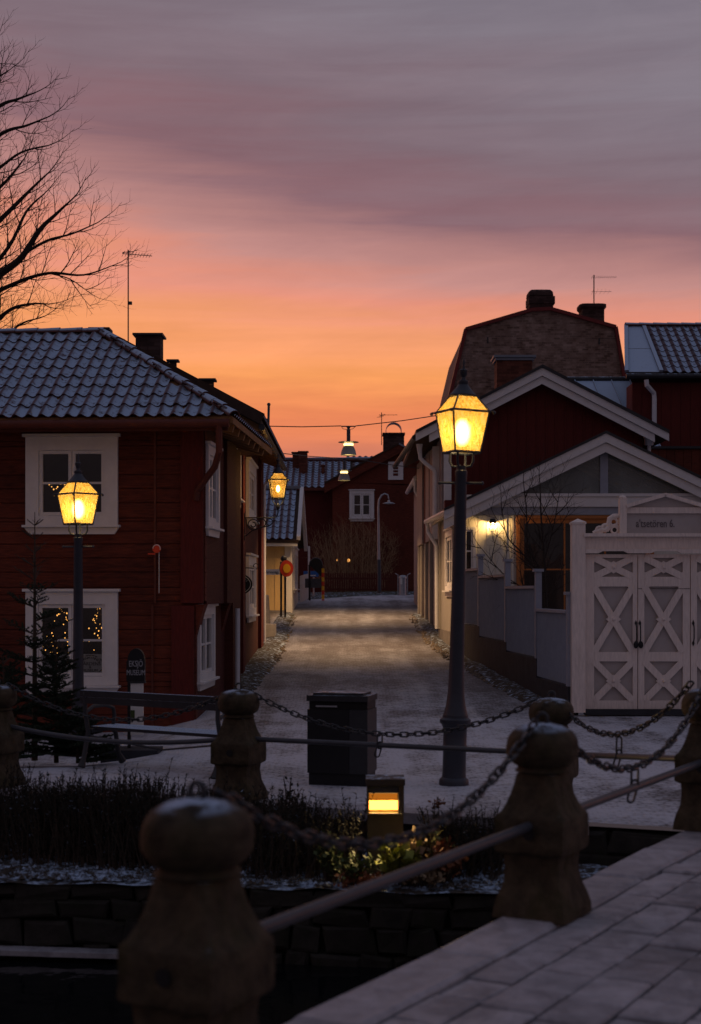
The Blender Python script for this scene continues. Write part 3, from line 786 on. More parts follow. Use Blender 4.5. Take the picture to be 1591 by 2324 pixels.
def tile_sheet(root, o, u, v_, wd, rows, cw, rl, mat_, inside=None, amp=.026, name='tile_field'):
    u, v_ = V(u).normalized(), V(v_).normalized(); n = u.cross(v_).normalized()
    if n.z < 0: n = -n
    o = V(o); m = MB(); a = []; cols = int(wd / cw); seg = 6
    for r in range(rows):
        for c in range(cols):
            if inside and not inside((c + .5) * cw, (r + .5) * rl): continue
            b = len(m.v)
            for (yy, lift) in ((r * rl, .030), ((r + 1.1) * rl, .004)):
                for i in range(seg + 1):
                    t = i / seg
                    m.v.append(o + u * (c + t) * cw + v_ * yy + n * (amp * math.sin(2 * math.pi * t) + lift)); a.append(1.0 if t >= .48 else (.10 if t < .45 else .7))
            for i in range(seg + 1):
                t = i / seg
                m.v.append(o + u * (c + t) * cw + v_ * (r * rl) + n * (amp * math.sin(2 * math.pi * t) + .008)); a.append(0.0)
            k = seg + 1
            m.f += [(b + i, b + i + 1, b + k + i + 1, b + k + i) for i in range(seg)] + [(b + 2 * k + i, b + 2 * k + i + 1, b + i + 1, b + i) for i in range(seg)]
    m.a = a; ob = m.build(name, mat_, root, recalc=False); ob['kind'] = 'stuff'; return ob
def half_round(ln, r0, r1, mat_):
    m = MB(); n = 8
    for (xx, r) in ((0, r0), (ln, r1)):
        for i in range(n + 1):
            an = math.pi * i / n; m.v.append(V((xx, r * math.cos(an), r * math.sin(an) * .9)))
    k = n + 1; b = len(m.v)
    for i in range(n + 1):
        an = math.pi * i / n; m.v.append(V((0, (r0 - .02) * math.cos(an), (r0 - .02) * math.sin(an) * .9)))
    m.f = [(i, i + 1, k + i + 1, k + i) for i in range(n)] + [(b + i, b + i + 1, i + 1, i) for i in range(n)]
    return m.mesh('ridge_tile', mat_, smooth=True, recalc=False)

# ------------------------------------------------------------------ red log house (left)
TH = R(3.4); hu = V((-math.cos(TH), math.sin(TH), 0)); hs = V((math.sin(TH), math.cos(TH), 0)); hz = V((0, 0, 1))
HO = V((-2.19, 22.0, 0))
def L(u, s, z): return HO + hu * u + hs * s + hz * z
house1 = thing('log_house', 'red log house with white windows and a frosted hipped tile roof', 'house', L(3, 2, -.4))
def lbox(m, u0, u1, s0, s1, z0, z1): m.obox(L((u0 + u1) / 2, (s0 + s1) / 2, (z0 + z1) / 2), hu * (u1 - u0) / 2, hs * (s1 - s0) / 2, hz * (z1 - z0) / 2)
UW = (1.32, 2.73, 2.94, 4.27)      # upper front window, casing rectangle in (u, z)
LW = (1.32, 2.73, .52, 1.93)
LEFT = 7.0; BACK = 4.0
rl_ = random.Random(21)
holes_f = [(UW[0] + .06, UW[1] - .06, UW[2] + .05, UW[3] - .05), (LW[0] + .06, LW[1] - .06, LW[2] + .05, LW[3] - .05)]
zc = -.35
while zc < 4.42:
    hh = rl_.uniform(.19, .235); zt = min(zc + hh, 4.44)
    u_in = .14 if (zc + zt) / 2 < 1.74 else 0.0
    for (a, b, z0, z1) in wall_cells(u_in + .0, LEFT, zc, zt, holes_f):
        m = MB(); pr = rl_.uniform(-.004, .005)
        e0 = z0 + (.0015 if z0 == zc else 0); e1 = z1 - (.0015 if z1 == zt else 0)
        # slightly rounded log face
        poly = [L(a, .16, e0), L(a, .006 - pr, e0 + .001), L(a, -.004 - pr, e0 + .012), L(a, -.007 - pr, (e0 + e1) / 2), L(a, -.004 - pr, e1 - .012), L(a, .006 - pr, e1 - .001), L(a, .16, e1)]
        m.prism(poly, hu * (b - a)); m.build('log', RED, house1)
    zc = zt
# projecting log-end pilasters and corner boards on the front
for (u0, u1, z0, z1) in ((.02, .36, 1.76, 4.42), (.16, .50, -.35, 1.72)):
    m = MB(); lbox(m, u0, u1, -.075, -.012, z0, z1); m.build('corner_board', RED2, house1)
for (u0, z0, z1) in ((.74, 1.76, 4.42), (.78, -.35, 1.72)):
    m = MB(); lbox(m, u0, u0 + .035, -.03, -.012, z0, z1); m.build('corner_batten', REDTRIM, house1)
for s_ in (-.02, 2.6):
    m = MB(); m.prism([L(0, s_, 1.74), L(.05, s_, 1.60), L(.14, s_, 1.25), L(.14, s_, 1.74)], hs * .3); m.build('corbel', RED, house1)
# street side wall
SU = (.06, 1.22, 2.92, 4.16); SL = (.13, 1.66, .56, 1.70)
m = MB()
for (a, b, z0, z1) in wall_cells(0.16, 3.0, 1.74, 4.42, [(SU[0] + .08, SU[1] - .06, SU[2] + .05, SU[3] - .05)]): lbox(m, -.0, .16, a, b, z0, z1)
lbox(m, -.055, -.002, 1.95, 2.95, 1.74, 4.42)
m.build('side_wall', REDSIDE, house1)
m = MB()
for (a, b, z0, z1) in wall_cells(0.16, 3.0, -.35, 1.738, [(SL[0] + .08, SL[1] - .06, SL[2] + .05, SL[3] - .05)]): lbox(m, .14, .30, a, b, z0, z1)
m.build('lower_side_wall', REDSIDE, house1)
m = MB(); lbox(m, .3, LEFT, BACK - .2, BACK, -.35, 4.42); lbox(m, LEFT - .2, LEFT, .17, BACK - .2, -.35, 4.42); lbox(m, .001, .3, 3.002, BACK, -.35, 4.42); m.build('rear_wall', REDSIDE, house1)
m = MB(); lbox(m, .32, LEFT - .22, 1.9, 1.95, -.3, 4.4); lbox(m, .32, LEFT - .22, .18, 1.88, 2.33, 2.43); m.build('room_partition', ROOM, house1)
window(house1, L(UW[1], -.02, UW[2]), -hu, -hs, UW[1] - UW[0], UW[3] - UW[2], fw=.055, cas=.20, lab='white upper window behind the left lamp')
window(house1, L(LW[1], -.02, LW[2]), -hu, -hs, LW[1] - LW[0], LW[3] - LW[2], fw=.055, cas=.19, lab='white lower window with a stencilled shop board')
window(house1, L(0, SU[0], SU[2]), hs, -hu, SU[1] - SU[0], SU[3] - SU[2], fw=.06, cas=.14)
window(house1, L(.14, SL[0], SL[2]), hs, -hu, SL[1] - SL[0], SL[3] - SL[2], fw=.06, cas=.13)
# curtains behind the panes of the upper front window
# shop board inside the lower front window
for k, (ua, ub) in enumerate(((1.55, 1.98), (2.06, 2.50))):
    m = MB(); lbox(m, ua, ub, .055, .07, .66, .985); brd = m.build('shop_board', SIGNWHITE, house1)
    cu_, cz_ = (ua + ub) / 2, .82
    m = MB()
    nseg = 26
    for i in range(nseg):
        if i % 5 == 4: continue
        a0, a1 = 2 * math.pi * i / nseg, 2 * math.pi * (i + .9) / nseg
        m.tube([L(cu_ + .20 * math.cos(a), .05, cz_ + .145 * math.sin(a)) for a in (a0, (a0 + a1) / 2, a1)], .006, 4)
    m.build('oval_line', LETTERDARK, brd)
    for (tx, zz, sz) in (('GÅRDENS', .835, .072), ('&', .785, .05), ('MUSEUM', .735, .06)):
        me = text_mesh(tx, sz, LETTERDARK); inst('lettering', me, brd, frame(L(cu_, .049, zz), -hu, hz, -hs))
    word = 'FORNMINNES'
    for i, ch in enumerate(word):
        an = R(150 - 120 * i / (len(word) - 1)); me = text_mesh(ch, .055, LETTERDARK)
        tx = V((math.sin(an), 0, 0)); x = (-hu) * math.sin(an) + hz * (-math.cos(an) * .7); x.normalize(); y = (-hs).cross(x)
        inst('lettering', me, brd, frame(L(cu_ - .165 * math.cos(an), .049, cz_ + .105 * math.sin(an)), x, y, -hs))
# roof
OV = .55; EZ = 4.50; PT = .665; WR = 2.54
def slope_pt(u, f): return L(u, -OV + WR * f, EZ + WR * PT * f)
m = MB()
A, B_, C_, D_ = (-.5, -OV), (LEFT + .5, -OV), (LEFT + .5, -OV + 2 * WR), (-.5, -OV + 2 * WR)
r0, r1 = (2.04, -OV + WR), (LEFT + .5, -OV + WR); rz = EZ + WR * PT
pts = [L(*A, EZ), L(*B_, EZ), L(*C_, EZ), L(*D_, EZ), L(*r0, rz), L(*r1, rz)]
th = V((0, 0, -.10))
m.add(pts + [p + th for p in pts], [(0, 1, 5, 4), (2, 3, 4, 5), (3, 0, 4), (6, 10, 11, 7), (8, 11, 10, 9), (9, 10, 6), (0, 6, 7, 1), (1, 7, 8, 2), (2, 8, 9, 3), (3, 9, 6, 0), (1, 2, 5), (7, 11, 8)])
roof1 = m.build('roof', SOFFIT, house1)
cw, rows = .196, 9; vdir = (hs + hz * PT).normalized(); slen = WR * math.sqrt(1 + PT * PT); rlen = slen / rows
nrm_ = hu.cross(vdir); 
if nrm_.z < 0: nrm_ = -nrm_
xdir = vdir.cross(nrm_).normalized()      # points right (towards -hu)
tm = tile_mesh(cw, rlen, TILE)
cnt = 0
for r in range(rows):
    f = (r + .4) / rows; ulim = -.5 + 2.54 * f + .02
    k = 0
    while True:
        u = 3.95 - k * cw; k += 1
        if u - cw * .8 < ulim: break
        jit = random.Random(r * 100 + k)
        o_ = L(u, -OV, EZ) + vdir * (r * rlen - .03) + nrm_ * (.02 + jit.uniform(0, .006))
        inst('roof_tile', tm, roof1, frame(o_ + xdir * jit.uniform(-.005, .005) + vdir * jit.gauss(0, .006), xdir, vdir, nrm_) @ Matrix.Rotation(R(jit.gauss(0, 1.0)), 4, 'Z') @ Matrix.Rotation(R(jit.gauss(0, .8)), 4, 'X')); cnt += 1
tile_sheet(roof1, L(LEFT + .4, -OV, EZ) + nrm_ * .02 - vdir * .03, xdir, vdir, LEFT + .4 - 3.95, rows, cw, rlen, TILE, name='tile_field')
tile_sheet(roof1, L(-.5, -OV - .0, EZ) + V((0, 0, .03)), hs, (hu + hz * PT), 5.0, 9, cw, rlen, TILE, inside=lambda a, b: b * .82 < min(a, 5.08 - a) + .05, name='tile_field')
hip0, hip1 = L(-.52, -OV - .02, EZ + .00), L(2.04, -OV + WR, rz + .01)
hx = (hip1 - hip0).normalized(); hy = hz.cross(hx).normalized(); hzz = hx.cross(hy)
ht = half_round(.30, .105, .085, RIDGET); nh = 15; stp = (hip1 - hip0).length / nh
for i in range(nh): inst('hip_tile', ht, roof1, frame(hip0 + hx * (i * stp) + hzz * (.012 * (i % 2)), hx, hy, hzz))
rt = half_round(.42, .105, .085, RIDGET)
for i in range(14):
    inst('ridge_tile', rt, roof1, frame(L(2.04 + .37 * i - .05, -OV + WR, rz + .015), hu, (hz.cross(hu)), hz))
# eaves: fascia, gutter, rafters, rainwater pipe
m = MB(); m.tube([L(-.45, -OV - .05, 4.40), L(LEFT + .5, -OV - .05, 4.40)], .065, 10); m.build('gutter', REDTRIM, house1, smooth=True)
m = MB(); lbox(m, -.42, LEFT + .4, -OV + .03, -OV + .06, 4.30, 4.42); m.build('fascia', REDTRIM, house1)
for i in range(7):
    m = MB(); ss = -.2 + i * .62; m.bar(L(-.46, ss, 4.36), L(.1, ss, 4.36 + .4 * .4), .09, .11); m.build('rafter_end', SOFFIT, house1)
m = MB(); m.tube([L(-.30, -OV - .05, 4.36), L(-.30, -OV - .03, 3.98), L(-.20, -.35, 3.78), L(.10, -.10, 3.45), L(.12, -.09, 3.30)], .05, 8); m.build('rain_pipe', REDTRIM, house1, smooth=True)
m = MB(); m.tube([L(-.075, 3.02, 1.64), L(-.075, 3.02, .26)], .042, 8); m.build('lower_downpipe', WHITEMETAL, house1, smooth=True)
# red round mark with a cord on the front wall
wm = thing('wall_marker', 'small red round disc with a hanging white cord on the log wall', 'wall sign', P(356, 1245, 21.9))
c0 = P(356, 1245, 21.86)
m = MB()
ring = [c0 + (-hu) * .065 * math.cos(a) + hz * .065 * math.sin(a) for a in [2 * math.pi * i / 20 for i in range(20)]]
m.prism(ring, -hs * .02); m.build('disc', SIGNRED, wm)
m = MB(); lbx = P(344, 1257, 21.86); m.obox(lbx, hu * .055, hz * .012, hs * .01); m.build('pointer', SIGNRED, wm)
m = MB(); m.tube([P(361, 1253, 21.86), P(361, 1346, 21.86)], .006, 5); m.build('cord', SIGNWHITE, wm)
m = MB(); m.torus(c0 - hs * .024, .055, .007, hu, hz, 16, 5, arc=.55); m.build('rim', SIGNWHITE, wm)

# Christmas lights in the two front windows
def spruce(root, base, hgt, rad, seed, bare=0.0, dens=1.0, needle=NEEDLE, name='branches', up=.15, trunk_r=.03, start=.12):
    rs = random.Random(seed); base = V(base)
    MB().tube([base, base + V((0, 0, hgt * .5)), base + V((0, 0, hgt))], [trunk_r, trunk_r * .6, .004], 7).build('trunk', TWIG, root)
    br = MB(); nd = MB(); z = hgt * start
    def needles(p, q, ln):
        L_ = (q - p).length; t = (q - p).normalized(); k = max(2, int(L_ / .022 * dens))
        for i in range(k):
            c = p.lerp(q, (i + .5) / k)
            for _ in range(3):
                d_ = V((rs.uniform(-1, 1), rs.uniform(-1, 1), rs.uniform(-.6, 1))); d_ = (d_ - t * d_.dot(t) * .8)
                if d_.length < .1: continue
                d_.normalize(); d_ = (d_ + t * .8).normalized() * ln * rs.uniform(.6, 1.1); sd = d_.cross(t).normalized() * .0075
                nd.add([c - sd, c + sd, c + d_], [(0, 1, 2)])
    while z < hgt * .97:
        f = z / hgt; ln = rad * (1 - f) ** .8 + .04
        for k in range(rs.randint(5, 7)):
            an = rs.uniform(0, 2 * math.pi); l_ = ln * rs.uniform(.7, 1.1)
            d_ = V((math.cos(an), math.sin(an), up + .7 * f * f + rs.uniform(-.1, .1)))
            p = base + V((0, 0, z)); q = p + d_ * l_ * .55; e = p + d_ * l_ + V((0, 0, -.06 * l_ + .10 * l_))
            br.tube([p, q, e], [.010 * (1 - f) + .004, .006, .0025], 4)
            if f < 1 - bare: needles(p.lerp(q, .25), q, .035); needles(q, e, .035)
            for j in range(int(l_ / .06)):
                t = .20 + .75 * (j + rs.random()) / max(1, int(l_ / .06)); c = p.lerp(e, t); sl = l_ * (1 - t) * .55 + .04
                side = d_.cross(V((0, 0, 1))).normalized() * (1 if j % 2 else -1)
                e2 = c + (d_ * .75 + side * .75 + V((0, 0, .05))).normalized() * sl
                br.tube([c, e2], [.004, .0018], 3)
                if f < 1 - bare * .6: needles(c, e2, .032)
        z += hgt * (.055 if hgt > 1.5 else .08)
    br.build(name, TWIG, root); nd.build('needles', needle, root, recalc=False)
for (uc, name_lab, seed) in ((2.30, 'small decorated indoor tree behind the left half of the lower window', 4), (1.70, 'small decorated indoor tree behind the right half of the lower window', 5)):
    t = thing('christmas_tree', name_lab, 'christmas tree', L(uc, .45, .75), 'decorated trees inside the lower front window')
    spruce(t, L(uc, .45, .75), 1.05, .30, seed, dens=.5)
    rb = random.Random(seed * 7); bulbs = MB()
    for i in range(48):
        f = rb.random() ** 1.2; rr = .32 * (1 - f) + .03; an = rb.uniform(0, 2 * math.pi)
        c = L(uc + rr * math.cos(an), .45 - abs(rr * math.sin(an)) * .6, .98 + .72 * f); bulbs.ball(c, rb.uniform(.005, .011), 5, 3, (1, 1, rb.uniform(1, 1.8)))
    bulbs.build('string_lights', FAIRY, t)
sl = thing('string_lights', 'row of small warm lights behind the upper window left of the lamp', 'string lights', L(2.3, .2, 3.6))
rb = random.Random(77); m = MB(); wpts = []
for i in range(15):
    c = L(2.46 - .032 * i + rb.uniform(-.01, .01), .2, 3.60 - .11 * math.sin(math.pi * i / 7.0) ** 2 + rb.uniform(-.015, .015)); wpts.append(c); m.ball(c, rb.uniform(.008, .013), 5, 3)
m.build('bulbs', FAIRY, sl); MB().tube(wpts, .003, 3).build('wire', BLACK, sl)

# ------------------------------------------------------------------ second red house further up the left side
house2 = thing('red_house', 'second red house up the left side, behind the log house', 'house', (-4.4, 29, 0.2))
WX = -2.10
W3 = (29.3, 31.6, 3.42, 4.58); W3l = (29.3, 31.6, 1.44, 2.66); W2 = (26.15, 27.25, 3.62, 4.55); W2l = (26.3, 27.5, 1.35, 2.45)
m = MB()
hl = [(a + .07, b - .07, c + .05, d_ - .05) for (a, b, c, d_) in (W2, W3, W3l)]
for (a, b, z0, z1) in wall_cells(25.25, 34.0, -.1, 4.98, hl): m.box(WX - .18, WX, a, b, z0, z1)
m.build('side_wall', REDSIDE, house2)
m = MB(); m.box(-6.7, WX - .19, 26.6, 26.8, -.1, 4.98); m.box(-6.7, WX - .19, 33.82, 34.0, .2, 4.98); m.box(-6.9, -6.7, 26.6, 34, 0, 4.98); m.box(-4, -3.9, 26.82, 33.8, .2, 4.9); m.build('inner_walls', REDSIDE, house2)
m = MB(); m.prism([(-1.95 - 4.9, 26.6, 4.98), (WX, 26.6, 4.98), (-4.4, 26.6, 6.4)], (0, .2, 0)); m.prism([(-6.7, 33.8, 4.98), (WX, 33.8, 4.98), (-4.4, 33.8, 6.4)], (0, .2, 0)); m.build('gable_wall', RED2, house2)
for (y0, y1) in ((25.2, 25.95), (27.6, 28.1), (33.2, 34.03)):
    m = MB(); m.box(WX + .003, WX + .075, y0, y1, -.1, 4.9); m.build('corner_board', RED2, house2)
for (a, b, c, d_) in (W2, W3, W3l):
    window(house2, (WX + .02, a, c), (0, 1, 0), (1, 0, 0), b - a, d_ - c, fw=.09, cas=.20, depth=.12)
m = MB()
ez, ex, rx2, rz2 = 5.02, -1.60, -4.4, 6.52
m.prism([(ex, 26.0, ez), (rx2, 26.0, rz2), (2 * rx2 - ex, 26.0, ez), (2 * rx2 - ex, 26.0, ez - .12), (rx2, 26.0, rz2 - .12), (ex, 26.0, ez - .12)], (0, 9.0, 0))
roof2 = m.build('roof', SLAB, house2)
sl2 = (V((rx2, 0, rz2)) - V((ex, 0, ez))); 
tile_sheet(roof2, (ex + .04, 26.02, ez + .03), (0, 1, 0), sl2, 8.9, 9, .20, sl2.length / 9, TILE)
m = MB(); m.bar((ex + .03, 25.97, ez - .02), (rx2, 25.97, rz2 - .02), .04, .2, (0, 0, 1)); m.build('verge_board', SLAB, house2)
m = MB(); m.tube([(ex + .02, 26.0, ez - .16), (ex + .02, 35.0, ez - .16)], .06, 8); m.build('gutter', BLACKSHEET, house2, smooth=True)
m = MB(); m.tube([(ex, 34.6, ez - .2), (WX + .08, 34.1, 4.4), (WX + .08, 34.1, .75)], .045, 8); m.build('downpipe', WHITEMETAL, house2, smooth=True)
for i in range(14):
    m = MB(); m.bar((ex + .05, 26.2 + i * .64, ez - .18), (WX - .1, 26.2 + i * .64, ez + .06), .09, .11); m.build('rafter_end', SOFFIT, house2)
def chimney(px0, px1, py0, py1, d, label, m1=CHIMM, cap=True, dep=None, vents=False, grp='dark chimneys above the left roofs'):
    x0, x1 = X(px0, d), X(px1, d); z1, z0 = Z(py0, d), Z(py1, d); dep = dep or (x1 - x0)
    r = thing('chimney', label, 'chimney', ((x0 + x1) / 2, d, z0), grp)
    i = .035
    m = MB(); m.box(x0 + i, x1 - i, d + i, d + dep - i, z0 - .9, z1 - .07); m.build('stack', m1, r)
    if cap:
        m = MB(); m.box(x0 - .02, x1 + .02, d - .02, d + dep + .02, z1 - .068, z1 - .03); m.build('cap', BLACKSHEET, r)
    if vents:
        m = MB()
        for k in range(3): m.box(x0 + .08, x0 + .25, d + .025, d + .04, z1 - .16 - .05 * k, z1 - .14 - .05 * k)
        m.build('vent_slots', SOFFIT, r)
    return r
chimney(303, 367, 752, 822, 28.5, 'wide dark chimney beside the tall antenna mast')
chimney(380, 403, 812, 843, 28.8, 'slim dark chimney down the slope from the wide one')
chimney(453, 487, 855, 888, 28.8, 'lowest dark chimney on the left roofs, with vent slots', vents=True)
chimney(203, 246, 739, 760, 26.6, 'low dark chimney showing behind the frosted ridge', vents=True)

def yagi(root, c, dirv, n, span, el, r=.008):
    c, dirv = V(c), V(dirv).normalized(); m = MB(); m.tube([c, c + dirv * span], r, 5)
    sd = dirv.cross(V((0, 0, 1))).normalized(); sd2 = (sd + V((0, 0, .35))).normalized()
    for i in range(n):
        p = c + dirv * span * (i + .3) / n; e = el * (1 - .35 * i / n)
        m.tube([p - sd2 * e, p + sd2 * e], r * .6, 4)
    m.build('antenna_array', IRON, root)
def antenna(px, py0, py1, d, label, arrays, r=.014):
    p, q = P(px, py0, d), P(px, py1, d)
    root = thing('antenna', label, 'antenna', q, 'television antennas on the roofs')
    MB().tube([q, p], r, 6).build('mast', IRON, root)
    for (py, ang, n, span, el) in arrays: yagi(root, P(px, py, d) - V((math.cos(ang), math.sin(ang), 0)) * .12, (math.cos(ang), math.sin(ang), .02), n, span, el)
    return root
an1 = antenna(291, 567, 790, 29.5, 'tall thin antenna mast behind the log house roof', [(577, R(25), 10, .62, .11), (572, R(160), 2, .25, .22)])
m = MB(); m.box(X(293, 29.5), X(300, 29.5), 29.45, 29.5, Z(692, 29.5), Z(685, 29.5)); m.build('junction_box', IRON, an1)

# wall lantern on the second house
wl = thing('wall_lantern', 'lit lantern on a scrolled iron bracket from the second red house', 'wall lamp', (0, 0, 0))
m = MB(); m.tube([(0, 0, -.01), (0, 0, -.27), (-.02, 0, -.34), (-.09, 0, -.37), (-.64, 0, -.37)], .014, 6)
m.tube([(0, 0, -.20), (.05, 0, -.12), (.10, 0, -.06), (.105, 0, 0)], .009, 5); m.tube([(0, 0, -.20), (-.05, 0, -.12), (-.10, 0, -.06), (-.105, 0, 0)], .009, 5)
m.lathe([(.012, -.22), (.03, -.20), (.036, -.16), (.028, -.12), (.012, -.10)], 10)
m.build('bracket_arm', IRON, wl)
m = MB(); m.torus((-.16, 0, -.45), .06, .010, (1, 0, 0), (0, 0, 1), 14, 5, arc=.85); m.torus((-.31, 0, -.47), .075, .011, (-1, 0, 0), (0, 0, 1), 14, 5, arc=.85)
m.torus((-.47, 0, -.50), .10, .012, (1, 0, 0), (0, 0, 1), 16, 5, arc=.9); m.torus((-.47, 0, -.50), .045, .010, (-1, 0, 0), (0, 0, -1), 10, 5, arc=.8)
m.tube([(-.62, 0, -.72), (-.50, 0, -.62), (-.34, 0, -.56), (-.16, 0, -.52), (-.06, 0, -.42)], .011, 5); m.build('bracket_scroll', IRON, wl)
m = MB(); m.box(-.66, -.63, -.03, .03, -.80, -.28); m.build('wall_plate', IRON, wl)
lantern(wl, 0.0, .112, .168, .35, .125, R(6), LGLASS2, 55.0, bulb_r=.045, blur=0)
wl.location = (X(631, 27.8), 27.8, Z(1131, 27.8))
# oval hanging sign
os_ = thing('hanging_sign', 'black oval hanging sign beside the white window of the second red house', 'sign', P(541, 1326, 28.3))
c = P(541, 1326, 28.3); m = MB()
m.prism([c + V((.27 * math.cos(a), 0, .21 * math.sin(a))) for a in [2 * math.pi * i / 28 for i in range(28)]], (0, .04, 0)); m.build('sign_board', BLACK, os_)
m = MB(); m.tube([c + V((.235 * math.cos(a), -.004, .175 * math.sin(a))) for a in [2 * math.pi * i / 28 for i in range(29)]], .005, 4); m.build('oval_line', SIGNWHITE, os_)
for k, (wd_, rr, sg) in enumerate((('FORNMINNES', .155, 1), ('GÅRDEN', .155, -1))):
    for i, ch in enumerate(wd_):
        an = R(150 - 120 * i / (len(wd_) - 1)) if sg > 0 else R(-130 + 80 * i / (len(wd_) - 1))
        me = text_mesh(ch, .055, LETTERWHITE); x = V((math.sin(an) * sg, 0, -math.cos(an) * .75 * sg)).normalized(); z_ = V((0, -1, 0)); y = z_.cross(x)
        inst('lettering', me, os_, frame(c + V((.185 * math.cos(an), -.006, .125 * math.sin(an))), x, y, z_))
m = MB(); tb = c + V((0, .02, .32)); m.tube([V((WX + .07, tb.y, tb.z)), tb + V((.30, 0, -.01))], .010, 5); m.tube([c + V((-.12, .02, .2)), c + V((-.12, .02, .32))], .006, 4); m.tube([c + V((.12, .02, .17)), c + V((.12, .02, .32))], .006, 4)
m.torus(tb + V((.34, 0, .03)), .05, .008, (0, 0, -1), (1, 0, 0), 12, 5, arc=.8); m.build('bracket', IRON, os_)
# furled flag on a pole at the eaves
fp = thing('flag_pole', 'short pole with a furled flag above the second red house', 'flag pole', P(608, 995, 34.8))
m = MB(); m.tube([P(608, 1010, 34.8), P(610, 921, 34.8)], .03, 8); m.ball(P(610, 918, 34.8), .045, 8, 5); m.build('pole', GREYIRON, fp, smooth=True)
m = MB(); m.tube([P(605, 950, 34.8), P(602, 965, 34.8), P(604, 985, 34.8), P(607, 995, 34.8)], [.02, .06, .05, .02], 7); m.build('furled_flag', PINKBOARD, fp, smooth=True)

# ------------------------------------------------------------------ gate (right foreground of the square)
GD = 22.0
def gx(px): return X(px, GD)
def gzz(py): return Z(py, GD)
gate = thing('wooden_gate', 'large pinkish white wooden gate with crossed panels and a lettered pediment', 'gate', (gx(1507), GD, .05))
def gbox(m, px0, px1, py0, py1, y0, y1): m.box(gx(px0), gx(px1), GD + y0, GD + y1, gzz(py1), gzz(py0))
for (a, b) in ((1296, 1326), (1688, 1718)):
    m = MB(); gbox(m, a, b, 1190, 1616, -.12, .08); x0, x1 = gx(a), gx(b); xc = (x0 + x1) / 2; z0 = gzz(1190)
    m.add([(x0 - .012, GD - .132, z0), (x1 + .012, GD - .132, z0), (x1 + .012, GD + .092, z0), (x0 - .012, GD + .092, z0), (x0 - .012, GD - .132, z0 + .03), (x1 + .012, GD - .132, z0 + .03), (x1 + .012, GD + .092, z0 + .03), (x0 - .012, GD + .092, z0 + .03), (xc, GD - .02, gzz(1177))],
          [(0, 3, 2, 1), (0, 1, 5, 4), (1, 2, 6, 5), (2, 3, 7, 6), (3, 0, 4, 7), (4, 5, 8), (5, 6, 8), (6, 7, 8), (7, 4, 8)])
    m.build('gate_post', GATEWHITE, gate)
m = MB(); gbox(m, 1326.5, 1687.5, 1219, 1246, -.06, .05); m.build('beam', GATEWHITE, gate)
m = MB(); gbox(m, 1322, 1692, 1211, 1218.6, -.15, .06); m.build('cornice', GATEWHITE, gate)
m = MB()
edge = [(1327, 1256)]
for k in range(3):
    b_ = 1330 + k * 119
    edge += [(b_ + 26, 1256), (b_ + 36, 1251), (b_ + 84, 1251), (b_ + 94, 1256)]
edge += [(1687, 1256)]
m.prism([(gx(1327), GD - .10, gzz(1246.4)), (gx(1687), GD - .10, gzz(1246.4))] + [(gx(a), GD - .10, gzz(b)) for a, b in reversed(edge)], (0, .07, 0)); m.build('scalloped_moulding', GATEWHITE, gate)
m = MB(); gbox(m, 1326, 1688, 1609.5, 1622, -.10, .08); m.build('threshold', DARKPLINTH, gate)
def xpanel(leaf, a, b, t, bt, back=.055):
    """braces of one crossed panel, in photograph pixels"""
    m = MB(); p = [(gx(a), gzz(t)), (gx(b), gzz(bt)), (gx(a), gzz(bt)), (gx(b), gzz(t))]
    cx_, cz_ = (p[0][0] + p[1][0]) / 2, (p[0][1] + p[1][1]) / 2
    for (q0, q1, o) in ((p[0], p[1], 0), (p[2], p[3], .004)):
        m.bar((q0[0], GD + .012 + o, q0[1]), (q1[0], GD + .012 + o, q1[1]), .035, .105, (0, 1, 0)) if False else m.bar((q0[0], GD + .012 + o, q0[1]), (q1[0], GD + .012 + o, q1[1]), .10, .036, (0, 1, 0))
    m.build('cross_brace', GATEWHITE, leaf)
    m = MB(); m.prism([(cx_ + .115 * math.cos(k * math.pi / 2), GD - .010, cz_ + .095 * math.sin(k * math.pi / 2)) for k in range(4)], (0, .045, 0)); m.build('brace_boss', GATEWHITE, leaf)
    m = MB(); m.ball((cx_, GD - .012, cz_), .028, 10, 6); m.build('rosette', GATEWHITE, leaf, smooth=True)
    m = MB()   # corner gussets that soften the panel corners
    for (ux, uz, sx_, sz_) in ((a, t, 1, 1), (b, t, -1, 1), (a, bt, 1, -1), (b, bt, -1, -1)):
        c_ = (gx(ux), gzz(uz)); s1, s2 = .085 * sx_, -.075 * sz_
        m.prism([(c_[0], GD + .002, c_[1]), (c_[0] + s1, GD + .002, c_[1]), (c_[0] + s1 * .5, GD + .002, c_[1] + s2 * .32), (c_[0] + s1 * .25, GD + .002, c_[1] + s2 * .6), (c_[0], GD + .002, c_[1] + s2)], (0, .045, 0))
    m.build('corner_gusset', GATEWHITE, leaf)
